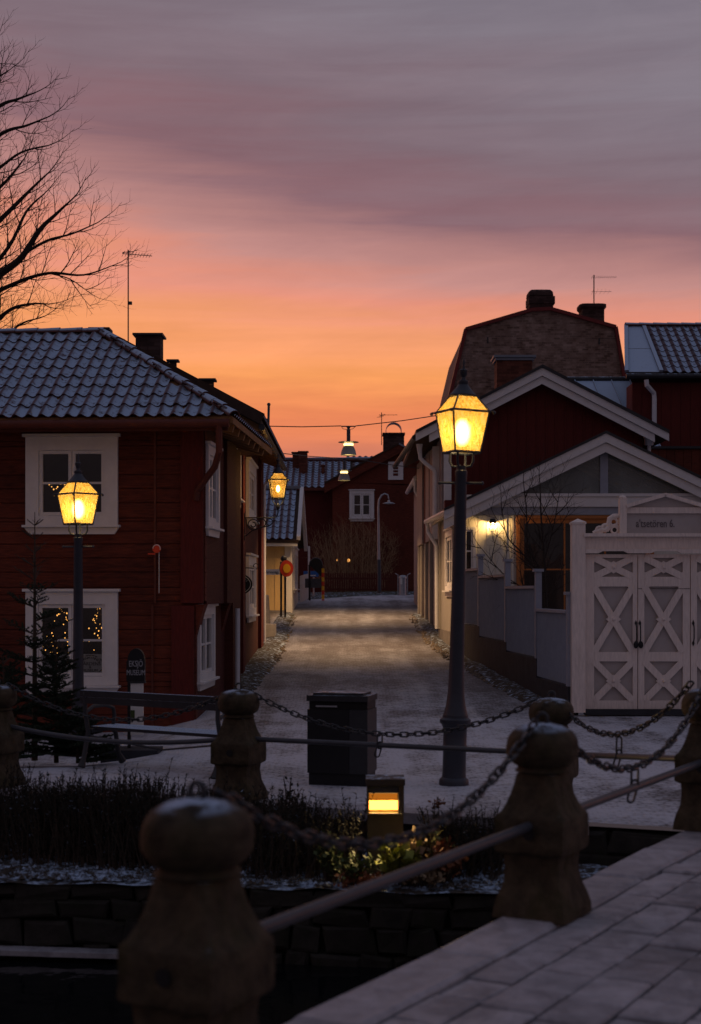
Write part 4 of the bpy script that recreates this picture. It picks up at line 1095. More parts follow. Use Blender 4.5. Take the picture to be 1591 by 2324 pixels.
for k, (a, b) in enumerate(((1327.5, 1446.5), (1448.5, 1566), (1568, 1686.5))):
    m = MB(); gbox(m, a, b, 1258, 1609, .056, .075); leaf = m.build('gate_leaf', GATEPANEL, gate)
    ia, ib = a + 21, b - 10 if k < 2 else b - 21
    if k == 1: ia, ib = a + 14, b - 16
    if k == 2: ia, ib = a + 14, b - 20
    rails = [(1258, 1266), (1309, 1331), (1480, 1501), (1590, 1609)]
    m = MB(); gbox(m, a, ia, 1258, 1609, .0, .055); m.build('stile', GATEWHITE, leaf)
    m = MB(); gbox(m, ib, b, 1258, 1609, .0, .055); m.build('stile', GATEWHITE, leaf)
    for (t, bt) in rails:
        m = MB(); gbox(m, ia + .3, ib - .3, t, bt, .001, .054); m.build('rail', GATEWHITE, leaf)
    for (t, bt) in ((1266, 1309), (1331, 1480), (1501, 1590)): xpanel(leaf, ia, ib, t, bt)
    if k == 1:
        m = MB(); gbox(m, a, b, 1335.5, 1336.8, -.003, -.0005); m.build('wicket_gap', BLACK, leaf)
for (px, py) in ((1443, 1437), (1452, 1437), (1573, 1437)):
    m = MB(); c = (gx(px), GD - .045, gzz(py))
    m.tube([V(c) + V((0, .015, .16)), V(c) + V((0, -.02, .08)), V(c) + V((0, -.02, -.08)), V(c) + V((0, .015, -.16))], .010, 6)
    for s_ in (1, -1): m.add([V(c) + V((0, .03, s_ * .20)), V(c) + V((.022, .03, s_ * .15)), V(c) + V((-.022, .03, s_ * .15)), V(c) + V((0, .03, s_ * .11)), V(c) + V((0, 0, s_ * .15))], [(0, 1, 4), (1, 3, 4), (3, 2, 4), (2, 0, 4)])
    m.build('pull_handle', BLACK, gate)
for px in (1442, 1453):
    m = MB(); c = V((gx(px), GD - .05, gzz(1463))); m.ball(c, .045, 10, 6, (.85, .6, 1.25)); m.build('lock_plate', BLACK, gate, smooth=True)
# sign pediment above the beam
for (a, b) in ((1404, 1420), (1594, 1610)):
    m = MB(); gbox(m, a, b, 1134, 1210.6, -.10, .02); xc = gx((a + b) / 2); m.ball((xc, GD - .04, gzz(1131)), .06, 8, 5, (1, 1, .8)); m.build('pediment_post', GATEWHITE, gate)
m = MB(); gbox(m, 1420.3, 1593.7, 1166, 1210.6, -.04, .0); m.build('sign_board', GATEPANEL, gate)
m = MB(); gbox(m, 1420.3, 1593.7, 1152, 1165.6, -.08, .0); m.build('pediment_rail', GATEWHITE, gate)
m = MB(); m.prism([(gx(1423), GD - .05, gzz(1151.6)), (gx(1591), GD - .05, gzz(1151.6)), (gx(1507), GD - .05, gzz(1128))], (0, .05, 0)); m.build('tympanum', GATEPANEL, gate)
m = MB()
for s_ in (-1, 1):
    m.bar((gx(1507 + s_ * 88), GD - .06, gzz(1149.5)), (gx(1507 - s_ * .0), GD - .06, gzz(1123.5)), .13, .055, (0, 0, 1))
m.build('pediment_moulding', GATEWHITE, gate)
me = text_mesh("a'tsetören 6.", .165, LETTERGREY, bold=.001, xs=.70); inst('lettering', me, gate, frame((gx(1486), GD - .043, gzz(1189)), V((1, 0, 0)), V((0, 0, 1)), V((0, -1, 0))))
def scroll(sg):
    m = MB(); bx = 1404 if sg < 0 else 1610
    def q(dx_, py): return V((gx(bx + sg * dx_), GD - .03, gzz(py)))
    m.tube([q(.5, 1171), q(12, 1172), q(21, 1178), q(23, 1187), q(26, 1197), q(32, 1203), q(40, 1202), q(46, 1204), q(52, 1206), q(59, 1209)], [.035, .04, .042, .038, .036, .04, .035, .032, .03, .02], 8)
    for (dx_, py, r, wr) in ((12, 1185, .055, .022), (10, 1203, .05, .018), (31, 1198, .045, .03), (44, 1203, .05, .02)): m.torus(q(dx_, py), r, wr, (1, 0, 0), (0, 0, 1), 14, 6)
    m.tube([q(1, 1196), q(10, 1191), q(20, 1196), q(26, 1206)], .02, 6)
    m.build('scroll_ornament', GATEWHITE, gate, smooth=True)
scroll(-1); scroll(1)

# ------------------------------------------------------------------ blue grey fence stepping up the street
fence = thing('board_fence', 'blue grey stepped board fence on a dark stone base beside the white gate', 'fence', (2.9, 27, .2))
FP0 = V((3.33, 21.95, 0)); FDIR = V((2.47 - 3.33, 31.9 - 21.95, 0)).normalized(); FN = V((-FDIR.y, FDIR.x, 0))
ft = [0.10, 2.35, 4.99, 7.85, 9.9]
ftop = [1.60, 1.98, 2.20, 2.36]; fbot = [.52, .84, 1.02, 1.24]
def fp(t, n=0, z=0): p = FP0 + FDIR * t + FN * n; return V((p.x, p.y, z))
def fbox(m, t0, t1, n0, n1, z0, z1): m.obox(fp((t0 + t1) / 2, (n0 + n1) / 2, (z0 + z1) / 2), FDIR * (t1 - t0) / 2, FN * (n1 - n0) / 2, (0, 0, (z1 - z0) / 2))
for i in range(4):
    t0, t1 = ft[i] + .09, ft[i + 1] - .003
    m = MB(); ns = int((t1 - t0) / .052)
    fbox(m, t0, t1, -.02, 0, fbot[i], ftop[i])
    for k in range(ns):
        a = t0 + (t1 - t0) * k / ns; p, q, r = fp(a, .001), fp(a + .016, .034), fp(a + .052 * .62, .001)
        m.prism([(p.x, p.y, fbot[i] + .01), (q.x, q.y, fbot[i] + .01), (r.x, r.y, fbot[i] + .01)], (0, 0, ftop[i] - fbot[i] - .02))
    m.build('panel', BLUEGREY, fence)
    m = MB(); fbox(m, t0, t1, -.06, .06, ftop[i] + .002, ftop[i] + .05); m.build('top_rail', BLUEGREY, fence)
    m = MB(); fbox(m, ft[i] - .0, ft[i] + .085, -.055, .05, fbot[i] - .02, ftop[i] + .28); m.build('post', BLUEGREY, fence)
    m = MB(); fbox(m, ft[i] - .03, ft[i] + .115, -.085, .08, ftop[i] + .282, ftop[i] + .33); m.build('post_cap', BLUEGREY, fence)
    m = MB(); fbox(m, t0 - .09, t1, -.12, .035, gz(3, fp(t0).y) - .5, fbot[i] - .02); m.build('stone_base', DARKPLINTH, fence)

# ------------------------------------------------------------------ cream cottage with the glazed gable
GY = 32.0
cot = thing('cream_cottage', 'pale cream cottage with a glazed white gable behind the stepped fence', 'house', (5.5, GY, .5))
def kx(px): return X(px, GY)
def kz(py): return Z(py, GY)
LX, RX = 2.38, 8.72; AX = 5.55; EVZ, APZ = 3.72, 5.36
BIG = (kx(1174), 6.62, 1.25, kz(1170))
m = MB()
for (a, b, z0, z1) in wall_cells(LX + .1, RX, .3, 4.05, [(2.48, 2.70, 2.32, 3.30), BIG]): m.box(a, b, GY + .03, GY + .2, z0, z1)
m.build('gable_wall', CREAM, cot)
bx = LX; k = 0
while bx < BIG[0] - .05:
    wd = .205
    x1 = min(bx + wd, BIG[0] - .10)
    for (a, b, z0, z1) in wall_cells(bx + .004, x1 - .004, .86, 3.60, [(2.46, 2.72, 2.30, 3.32)]):
        m = MB(); m.box(a, b, GY + (.004 if k % 2 else -.002), GY + .029, z0, z1); m.build('board', CREAM, cot)
    m = MB(); m.box(x1 - .018, x1 + .018, GY - .018, GY - .003, .86, 2.25 if x1 < 2.8 else 3.6); m.build('batten', CREAM, cot)
    bx += wd; k += 1
m = MB(); m.box(LX, RX, GY - .03, GY + .029, 3.605, 3.775); m.build('frieze', BLUEGREY, cot)
m = MB(); m.box(LX + .2, RX - .2, GY - .07, GY + .029, 3.78, 4.0); m.box(LX + .4, RX - .4, GY - .10, GY + .029, 4.003, 4.07); m.build('tie_beam', WHITE, cot)
# glazed triangle with its centre mullion
sl_ = (APZ - EVZ) / (AX - (LX - .25))
def rz_(x, off=0): return APZ - abs(x - AX) * sl_ - off
m = MB(); m.box(AX - .085, AX + .085, GY - .05, GY + .05, 4.075, APZ - .38); m.build('gable_mullion', BLUEGREY, cot)
for s_ in (-1, 1):
    xe = AX + s_ * (APZ - .36 - 4.08) / sl_
    m = MB(); m.poly([(AX + s_ * .086, GY + .02, 4.08), (xe, GY + .02, 4.08), (AX + s_ * .086, GY + .02, APZ - .40)]); m.build('gable_pane', SHEENGLASS, cot, recalc=False)
for s_ in (-1, 1):
    e = V((AX + s_ * (AX - LX + .35), GY - .30, rz_(LX - .35))); a = V((AX, GY - .30, APZ))
    t = (a - e).normalized(); dn = V((t.z * s_, 0, -t.x * s_)); dn = dn if dn.z < 0 else -dn
    m = MB(); m.prism([e, a, a + V((0, 0, -.19)), e + V((0, 0, -.19))], (0, .05, 0)); m.build('barge_board', WHITE, cot)
    m = MB(); m.prism([e + V((0, .06, -.195)), a + V((0, .06, -.195)), a + V((0, .06, -.40)), e + V((0, .06, -.40))], (0, .06, 0)); m.build('barge_board', WHITE, cot)
    m = MB(); m.prism([e + V((0, -.03, .005)), a + V((0, -.03, .005)), a + V((0, -.03, .06)), e + V((0, -.03, .06))], (0, 6.0, 0)); m.build('roof', BLACKSHEET, cot)
    m = MB(); m.prism([e + V((0, .15, -.10)), a + V((0, .15, -.10)), a + V((0, .15, -.0)), e + V((0, .15, -.0))], (0, 5.7, 0)); m.build('roof_boarding', CREAM, cot)
m = MB()
for i in range(8):
    for s_ in (-1, 1):
        y = GY + .9 + i * .7; m.bar((AX, y, APZ - .16), (AX + s_ * 3.2, y, rz_(AX + 3.2) - .16), .09, .12)
m.build('rafters', CREAM, cot)
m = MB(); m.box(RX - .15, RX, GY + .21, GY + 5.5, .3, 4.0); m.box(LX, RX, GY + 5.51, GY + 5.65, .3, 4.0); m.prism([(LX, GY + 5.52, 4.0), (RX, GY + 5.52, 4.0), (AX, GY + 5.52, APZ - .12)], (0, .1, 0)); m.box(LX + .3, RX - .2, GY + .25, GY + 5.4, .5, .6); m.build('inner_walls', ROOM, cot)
window(cot, (BIG[0] - .02, GY, BIG[2]), (1, 0, 0), (0, -1, 0), BIG[1] - BIG[0] + .04, BIG[3] - BIG[2], fw=.10, cas=.07, cols=3, rows=2, casing=BROWNFRAME, sash=BROWNFRAME, glass=DARKGLASS, sill=False, crown=False, sashes=False, lab='brown framed window wall of the cottage')
window(cot, (2.44, GY - .01, 2.30), (1, 0, 0), (0, -1, 0), .30, 1.04, fw=.04, cas=.06, cols=1, rows=2, crown=False)
# street side of the cottage
cs0, cs1 = V((LX, GY, 0)), V((X(998, 36.4), 36.4, 0)); cu = (cs1 - cs0).normalized(); cn_ = V((-cu.y, cu.x, 0)); CLn = (cs1 - cs0).length
def cp(t, n=0, z=0): p = cs0 + cu * t + cn_ * n; return V((p.x, p.y, z))
def cbox(m, t0, t1, n0, n1, z0, z1): m.obox(cp((t0 + t1) / 2, (n0 + n1) / 2, (z0 + z1) / 2), cu * (t1 - t0) / 2, cn_ * (n1 - n0) / 2, (0, 0, (z1 - z0) / 2))
m = MB()
for (a, b, z0, z1) in wall_cells(.03, CLn, 1.0, 3.75, [(1.15, 2.6, 2.0, 3.3)]): cbox(m, a, b, -.16, -.002, z0, z1)
m.build('street_wall', DIMCREAM, cot)
window(cot, cp(1.05, 0, 1.95), cu, cn_, 1.65, 1.4, fw=.08, cas=.15)
m = MB(); cbox(m, -.03, .14, 0, .05, 1.0, 3.7); cbox(m, CLn - .35, CLn - .02, .0, .05, 1.0, 3.7); m.build('corner_board', DIMCREAM, cot)
m = MB(); cbox(m, -.05, CLn, -.2, .03, .0, .998); m.build('plinth', PLINTH, cot)
m = MB(); m.tube([cp(-.3, .30, 3.66), cp(CLn + .5, .30, 3.68)], .065, 8); m.build('gutter', WHITEMETAL, cot, smooth=True)
m = MB(); m.tube([cp(CLn + .1, .30, 3.62), cp(CLn + .1, .28, 3.40), cp(CLn - .2, .10, 3.05), cp(CLn - .2, .09, 1.0)], .05, 8); m.build('downpipe', WHITEMETAL, cot, smooth=True)
# wall lamp of the cottage
cl = thing('cottage_wall_lamp', 'small lit wall lamp shining down on the cream cottage boards', 'wall lamp', (kx(1117), GY - .02, kz(1195)))
lc = V((kx(1117), GY - .16, kz(1188)))
m = MB(); m.lathe([(.03, .10), (.055, .09), (.075, .05), (.08, .0), (.02, -.01)], 12); m.build('lamp_hood', BLACK, cl, smooth=True, mw=Matrix.Translation(lc)); 
m = MB(); m.tube([lc + V((0, .0, .06)), lc + V((0, .14, .03))], .012, 6); m.box(lc.x - .05, lc.x + .05, GY - .03, GY - .004, lc.z - .05, lc.z + .10); m.build('bracket', BLACK, cl)
m = MB(); m.ball(lc + V((0, 0, -.07)), .036, 8, 5); m.build('bulb', BULB, cl, smooth=True)
m = MB(); m.torus(lc + V((0, 0, -.17)), .075, .008, (1, 0, 0), (0, 1, 0), 16, 5)
for k in range(4): m.tube([lc + V((.075 * math.cos(k * 1.57), .075 * math.sin(k * 1.57), 0)), lc + V((.075 * math.cos(k * 1.57), .075 * math.sin(k * 1.57), -.17))], .004, 4)
m.build('lamp_cage', STEEL, cl)
point('cottage_lamp_light', lc + V((0, -.01, -.018)), 30.0, (1, .58, .19), .02)

# ------------------------------------------------------------------ big red gabled house behind
RY = 38.0
rh = thing('red_gabled_house', 'tall dark red house with wide white barge boards behind the cream cottage', 'house', (4.9, RY, .7))
rax, raz = X(1226, RY), Z(836, RY); rex, rez = X(942, RY), Z(983, RY); rrx = 2 * rax - rex
rsl = (raz - rez) / (rax - rex)
def rrz(x): return raz - abs(x - rax) * rsl
wx0, wx1 = 2.40, rrx - .62
bx = wx0
while bx < wx1 - .02:
    x1 = min(bx + .245, wx1); m = MB()
    top = lambda x: rrz(x) - .22
    pts = [(bx + .006, RY - .0, 2.2), (x1 - .006, RY - .0, 2.2), (x1 - .006, RY, top(x1))]
    if bx < rax < x1: pts.append((rax, RY, top(rax)))
    pts.append((bx + .006, RY, top(bx)))
    m.prism(pts, (0, .10, 0)); m.build('board', RED2, rh)
    m = MB(); m.box(x1 - .02, x1 + .02, RY - .02, RY - .001, 2.2, top(x1) - .01); m.build('batten', RED2, rh)
    bx = x1
m = MB(); m.box(wx0, wx1, RY + .101, RY + .2, .5, rez - .2); m.box(wx1 - .2, wx1, RY + .21, RY + 8, .5, rez - .2); m.box(wx0 + .02, wx1, RY + 7.9, RY + 8, .5, rez - .2); m.build('inner_walls', RED2, rh)
for s_ in (-1, 1):
    e = V((rax + s_ * (rax - rex), RY - .45, rez)); a = V((rax, RY - .45, raz))
    m = MB(); m.prism([e + V((0, 0, -.05)), a + V((0, 0, -.05)), a + V((0, 0, -.25)), e + V((0, 0, -.25))], (0, .05, 0)); m.build('barge_board', WHITE, rh)
    i_ = V((-s_ * .42, .07, -.42 * rsl * 0 - .0))
    e2 = e + V((-s_ * .35, .07, .35 * rsl - .255)); a2 = a + V((0, .07, -.255))
    m = MB(); m.prism([e2, a2, a2 + V((0, 0, -.20)), e2 + V((0, 0, -.20))], (0, .05, 0)); m.build('barge_board', WHITE, rh)
    m = MB(); m.prism([e + V((0, -.05, -.045)), a + V((0, -.05, -.045)), a + V((0, -.05, .03)), e + V((0, -.05, .03))], (0, 9.2, 0)); m.build('roof', BLACKSHEET, rh)
    m = MB(); m.prism([e + V((0, .15, -.2)), a + V((0, .15, -.2)), a + V((0, .15, -.06)), e + V((0, .15, -.06))], (0, 8.8, 0)); m.build('roof_boarding', SLAB, rh)
# street side: jettied pale boards above, paler posts below
def sxy(t): return (2.42 - .27 * t / 8.0, RY + t)
sw_u = (V((*sxy(8), 0)) - V((*sxy(0), 0))).normalized(); sw_n = V((-sw_u.y, sw_u.x, 0))
def sp(t, n=0, z=0): p = V((2.42, RY, 0)) + sw_u * t + sw_n * n; return V((p.x, p.y, z))
def sbox(m, t0, t1, n0, n1, z0, z1): m.obox(sp((t0 + t1) / 2, (n0 + n1) / 2, (z0 + z1) / 2), sw_u * (t1 - t0) / 2, sw_n * (n1 - n0) / 2, (0, 0, (z1 - z0) / 2))
for i in range(7):
    if i in (1, 4): 
        m = MB(); sbox(m, i * 1.15 + .02, i * 1.15 + 1.13, -.05, .03, 3.35, 5.9); m.build('board_panel', RED2, rh); continue
    m = MB(); sbox(m, i * 1.15 + .02, i * 1.15 + 1.13, -.05, .06 + .02 * (i % 2), 3.35, 5.9); m.build('board_panel', PINKBOARD, rh)
m = MB(); sbox(m, 0, 8.0, -.18, -.055, .4, 5.95); m.build('street_wall', PINKBOARD, rh)
for t in (.2, 1.9, 3.6, 5.2, 6.6, 7.75):
    m = MB(); sbox(m, t, t + .24, -.05, .035, .75 + .04 * t, 3.34); m.build('wall_post', DIMCREAM, rh)
m = MB(); m.box(2.42, 2.62, RY - .05, RY - .005, 3.3, rrz(2.5) - .45); m.build('corner_board', WHITE, rh)
m = MB(); m.box(2.16, 2.36, RY + .5, RY + .56, 3.3, 5.75); m.build('corner_board', WHITE, rh)
m = MB(); m.tube([(rex - .02, RY - .3, rez - .14), (rex + .0 - .27, RY + 8.6, rez - .14)], .075, 8); m.build('gutter', BLACKSHEET, rh, smooth=True)
m = MB(); pA_ = P(952, 1008, RY + .3); m.loft([(-.26, .045, 3), (.0, .085, 6)], 12, (0, 0)); m.build('rain_head', WHITEMETAL, rh, mw=Matrix.Translation(pA_))
m = MB(); m.tube([P(953, 1018, RY + .3), P(954, 1040, RY + .3), P(966, 1052, RY + .3), P(985, 1066, RY + .3), P(988, 1072, RY + .3), P(988, 1170, RY + .3)], .055, 8); m.build('downpipe', WHITEMETAL, rh, smooth=True)
m = MB(); m.box(2.36, 2.9, 36.45, 36.9, 3.2, Z(1135, 36.5)); m.build('porch_wall', RED2, rh)
chm = thing('brick_chimney', 'wide red brick chimney with a snowy cap behind the white gable peak', 'chimney', (X(1168, 43), 43, 8))
m = MB(); m.box(X(1128, 43), X(1208, 43), 43, 43.8, 6.3, Z(818, 43)); m.build('stack', REDCHIM, chm)
m = MB(); m.box(X(1124, 43), X(1212, 43), 42.95, 43.85, Z(817.5, 43), Z(812, 43)); m.box(X(1120, 43), X(1216, 43), 42.9, 43.9, Z(811.5, 43), Z(806.5, 43)); m.build('cap', SHEET, chm)

# ------------------------------------------------------------------ further buildings on the right
b3 = thing('far_pale_house', 'narrow pale house at the far end of the street on the right', 'house', (2.6, 50, 1.3))
m = MB(); m.box(2.30, 3.2, 46.2, 53, 1.0, 5.6); m.build('wall', PINKBOARD, b3)
m = MB(); m.prism([(2.08, 46.1, 5.62), (4.2, 46.1, 6.6), (4.2, 46.1, 6.45), (2.08, 46.1, 5.47)], (0, 7.2, 0)); m.build('roof', BLACKSHEET, b3)
m = MB(); m.tube([(2.05, 46.1, 5.5), (2.05, 53, 5.5)], .07, 8); m.tube([(2.05, 46.3, 5.45), (2.05, 46.3, 5.1), (2.24, 46.3, 4.75), (2.24, 46.3, 1.4)], .05, 8); m.build('gutter', WHITEMETAL, b3, smooth=True)
ou = thing('metal_roofed_house', 'house with a frosted sheet metal roof right of the white gable', 'house', (8, 47, 1))
ra_, rb_ = P(1262, 862, 49.5), P(1428, 862, 49.5); rc_, rd_ = V((rb_.x, 44.5, 6.3)), V((ra_.x, 44.5, 6.3))
nseg = 4
for i in range(nseg):
    a = ra_.lerp(rb_, i / nseg); b = ra_.lerp(rb_, (i + 1) / nseg); c = rd_.lerp(rc_, (i + 1) / nseg); d = rd_.lerp(rc_, i / nseg); g = V((.012, 0, 0))
    m = MB(); m.prism([a + g, b - g, c - g, d + g], (0, 0, -.05)); m.bar(b + V((0, 0, .02)), c + V((0, 0, .02)), .03, .06); m.bar(a.lerp(d, .45) + V((0, 0, .008)), b.lerp(c, .45) + V((0, 0, .008)), .03, .02); m.build('roof_sheet', SHEET, ou)
m = MB(); m.tube([ra_, rb_], .11, 8); m.build('ridge_cap', BLACKSHEET, ou)
m = MB(); m.box(ra_.x, rb_.x, 44.6, 49.4, 1.0, 6.1); m.build('wall', RED2, ou)
tr_ = thing('tile_roofed_house', 'dark red house with a frosted tile roof at the right frame edge', 'house', (12, 46, 1))
TY = 45.0; tx0 = X(1420, TY); tez = Z(847, TY); tw_ = 2.75; trz = tez + .7 * tw_
m = MB()
bx = tx0 + .25
while bx < 16:
    m = MB(); m.box(bx + .004, bx + .296, TY + .25, TY + .35, 2.0, tez - .25); m.build('board', RED2, tr_); bx += .30
m = MB(); m.box(tx0 + .25, 16, TY + .351, TY + 1.2, 1.0, tez - .28); m.box(tx0 + 1.3, 16, TY + 1.201, TY + 5.2, 1.0, tez - .28); m.build('wall', RED2, tr_)
sd_ = V((0, 1, .7)).normalized(); sl3 = tw_ * math.sqrt(1.49)
xs0 = X(1495, TY); 
m = MB(); m.prism([(tx0, TY, tez), (16, TY, tez), (16, TY + tw_, trz), (tx0 + .5, TY + tw_, trz)], (0, 0, -.12)); m.prism([(tx0 + 1.1, TY + 2 * tw_, tez), (16, TY + 2 * tw_, tez), (16, TY + tw_, trz), (tx0 + .5, TY + tw_, trz)], (0, 0, -.12)); m.build('roof', SLAB, tr_)
xt0, xt1 = tx0 + .10, X(1500, TY) - .05
for i in range(2):
    a0, a1 = (0, .48) if i == 0 else (.49, 1.0)
    m = MB(); p0_, p1_ = V((xt0, TY, tez + .03)) + sd_ * sl3 * a0, V((xt0, TY, tez + .03)) + sd_ * sl3 * a1; w__ = V((xt1 - xt0, 0, 0)); m.prism([p0_ + V((.5 * a0, 0, 0)), p0_ + w__, p1_ + w__, p1_ + V((.5 * a1, 0, 0))], (0, 0, .015)); m.build('roof_sheet', SHEET, tr_)
for xx in (tx0 + .03, xt1 + .06):
    m = MB(); m.bar(V((xx, TY - .02, tez + .06)), V((xx + (.5 if xx < tx0 + .1 else 0), TY, tez + .06)) + sd_ * sl3, .12, .08); m.build('verge_board', SHEET, tr_)
tile_sheet(tr_, (xt1 + .15, TY - .02, tez + .02), (1, 0, 0), sd_, 16 - xt1, 9, .27, sl3 / 9, TILE, amp=.032)
rtm = half_round(.5, .13, .11, RIDGET)
for i in range(13): inst('ridge_tile', rtm, tr_, frame((tx0 + .5 + .46 * i, TY + tw_, trz + .03), V((1, 0, 0)), V((0, 1, 0)), hz))
m = MB(); m.tube([(tx0, TY - .08, tez - .10), (16, TY - .08, tez - .10)], .08, 8); m.build('gutter', BLACKSHEET, tr_, smooth=True)
m = MB(); m.tube([P(1467, 862, TY - .1), P(1468, 874, TY - .1), P(1484, 892, TY + .15), P(1485, 905, TY + .15), P(1485, 1030, TY + .15)], .075, 8); m.build('downpipe', WHITEMETAL, tr_, smooth=True)
lw = thing('low_red_annex', 'low red boarded annex below the tile roofed house', 'house', (10, 42, 1))
m = MB()
bx = X(1475, 42)
while bx < 14:
    m = MB(); m.box(bx + .005, bx + .235, 42, 42.1, 2, Z(1019, 42)); m.build('board', RED, lw); bx += .24
m = MB(); m.box(X(1472, 42), 14, 41.92, 42.9, Z(1018.5, 42), Z(1013, 42)); m.build('top_flashing', BLACKSHEET, lw)
m = MB(); m.box(X(1475, 42), 14, 42.101, 42.8, 1, Z(1020, 42)); m.build('wall', RED2, lw)
wd_ = thing('downpipe', 'white rain water head at the right end of the white gable', 'downpipe', P(1475, 1000, 38.2))
m = MB(); m.loft([(-.30, .10, 5), (-.28, .11, 5), (-.05, .14, 6), (.0, .16, 6), (.02, .16, 6)], 12); m.build('rain_head', WHITEMETAL, wd_, mw=Matrix.Translation(P(1473, 985, 38.2)))
m = MB(); m.tube([P(1473, 995, 38.2), P(1473, 1060, 38.2)], .05, 8); m.build('pipe', WHITEMETAL, wd_, smooth=True)

gb = thing('brick_building', 'tall brick gambrel gable with bare weathered wall behind the red house', 'building', (9, 70, 2))
BD = 70.0
out = [(1020, 905), (1057, 749), (1207, 705), (1250, 703), (1397, 744), (1418, 868), (1420, 905)]
pl = [P(a, b, BD) for a, b in out]
m = MB(); m.prism([V((pl[0].x, BD, 2))] + pl + [V((pl[-1].x, BD, 2))], (0, 12, 0)); m.build('wall', BRICKM, gb)
for (a, b) in zip(pl, pl[1:]):
    m = MB(); m.bar(a + V((0, .1, .03)), b + V((0, .1, .03)), .55, .16, (0, 0, 1)); m.build('verge_edging', REDSHEET, gb)
m = MB(); m.box(X(1055, BD) + .25, X(1057, BD) + 1.4, BD - .02, BD + .0, 3, 4); 
for (px, py) in ((1107, 765), (1360, 768)):
    m.box(X(px, BD) - .03, X(px, BD) + .03, BD - .03, BD - .002, Z(py + 14, BD), Z(py, BD))
m.build('wall_anchor', BLACKSHEET, gb)
ch1 = thing('ridge_chimney', 'broad sooty brick chimney on the peak of the brick building', 'chimney', P(1228, 705, 70.5))
m = MB(); x0, x1 = X(1201, 70.5), X(1255, 70.5); m.box(x0, x1, 70.4, 71.6, 14.0, Z(672, 70.5)); m.build('stack', CHIMM, ch1)
m = MB(); m.box(x0 - .03, x1 + .08, 70.35, 71.65, Z(690, 70.5), Z(673, 70.5)); m.loft([(Z(671, 70.5), .62, 8), (Z(662, 70.5), .60, 8), (Z(657, 70.5), .50, 8)], 24, ((x0 + x1) / 2, 71.0)); m.build('crown', CHIMM, ch1)
ch2 = thing('right_brick_chimney', 'square brick chimney with a flared crown under the double antenna', 'chimney', P(1345, 730, 71))
m = MB(); x0, x1 = X(1320, 71), X(1370, 71); m.box(x0, x1, 70.8, 71.9, 13.2, Z(703, 71)); m.build('stack', CHIMM, ch2)
m = MB(); m.loft([(Z(705, 71), .53, 9), (Z(698, 71), .66, 9), (Z(692, 71), .66, 9), (Z(690, 71), .55, 9)], 24, ((x0 + x1) / 2, 71.35)); m.build('crown', CHIMM, ch2)
an2 = antenna(1348, 624, 695, 71.3, 'double antenna on the square chimney of the brick building', [(629, R(5), 12, 1.25, .16), (662, R(5), 5, 1.0, .28)], r=.03)

# ------------------------------------------------------------------ far red house closing the street
fh = thing('far_red_house', 'red gabled house closing the street, with two small white windows', 'house', (2, 66, 1.8))
FD = 65.0
fax, faz = X(905, FD), Z(1010, FD)
fsl = .53
FWN = (X(793, FD), X(849, FD), Z(1176, FD), Z(1113, FD)); FWS = (X(881, FD), X(915, FD), Z(1089, FD), Z(1048, FD))
x0_, x1_ = fax - 2.95, fax + 3.4
m = MB()
for (a, b, z0, z1) in wall_cells(x0_, x1_, 1.5, 6.6, [(FWN[0] + .1, FWN[1] - .1, FWN[2] + .1, FWN[3] - .1)]): m.box(a, b, FD, FD + .2, z0, z1)
m.prism([(x0_, FD, 6.601), (x1_, FD, 6.601), (x1_, FD, faz - abs(x1_ - fax) * fsl - .1), (fax, FD, faz - .1), (x0_, FD, faz - abs(x0_ - fax) * fsl - .1)], (0, .2, 0)); m.build('gable_wall', RED, fh)
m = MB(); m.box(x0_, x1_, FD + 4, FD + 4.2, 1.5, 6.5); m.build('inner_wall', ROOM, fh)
for s_ in (-1, 1):
    e = V((fax + s_ * 3.3, FD - .25, faz - 3.3 * fsl)); a = V((fax, FD - .25, faz))
    m = MB(); m.prism([e, a, a + V((0, 0, -.40)), e + V((0, 0, -.40))], (0, .06, 0)); m.build('barge_board', RED, fh)
    m = MB(); m.prism([e + V((0, -.05, .0)), a + V((0, -.05, .0)), a + V((0, -.05, .08)), e + V((0, -.05, .08))], (0, 9, 0)); m.build('roof', SHEET if s_ > 0 else SLAB, fh)
window(fh, (FWN[0], FD - .01, FWN[2]), (1, 0, 0), (0, -1, 0), FWN[1] - FWN[0], FWN[3] - FWN[2], fw=.07, cas=.15)
window(fh, (FWS[0], FD - .01, FWS[2]), (1, 0, 0), (0, -1, 0), FWS[1] - FWS[0], FWS[3] - FWS[2], fw=.06, cas=.16, cols=1, rows=3, sill=False, crown=False, glass=SIGNWHITE)
fw_ = thing('far_tiled_wing', 'long low wing with a frosted tile roof left of the far red gable', 'house', (-3, 68, 1.6))
WY = 66.3; wez = Z(1106, WY); wxa, wxb = X(540, WY), X(800, WY)
m = MB(); m.box(wxa, wxb + .4, WY + .25, WY + 6, 1.4, wez - .1); m.build('wall', RED2, fw_)
dv = (P(700, 1046, 69.6) - P(700, 1106, WY)); dv.x = 0; 
tile_sheet(fw_, (wxa, WY, wez), (1, 0, 0), dv, wxb - wxa, 11, .30, dv.length / 11, TILE, amp=.035)
m = MB(); q0, q1 = V((wxa, WY, wez - .03)), V((wxb, WY, wez - .03)); m.prism([q0, q1, q1 + dv, q0 + dv], (0, 0, -.1)); m.build('roof', SLAB, fw_)
m = MB(); m.tube([q0 + dv + V((0, 0, .08)), q1 + dv + V((1.5, 0, .08))], .12, 8); m.build('ridge', RIDGET, fw_)
m = MB(); m.bar(q0 + V((0, -.05, -.05)), q1 + V((0, -.05, -.05)), .1, .14); m.build('gutter', REDTRIM, fw_)
m = MB(); m.bar(q1 + V((-.35, -.02, .08)), q1 + dv + V((1.2, 0, .1)), .16, .1); m.build('valley_flashing', SHEET, fw_)
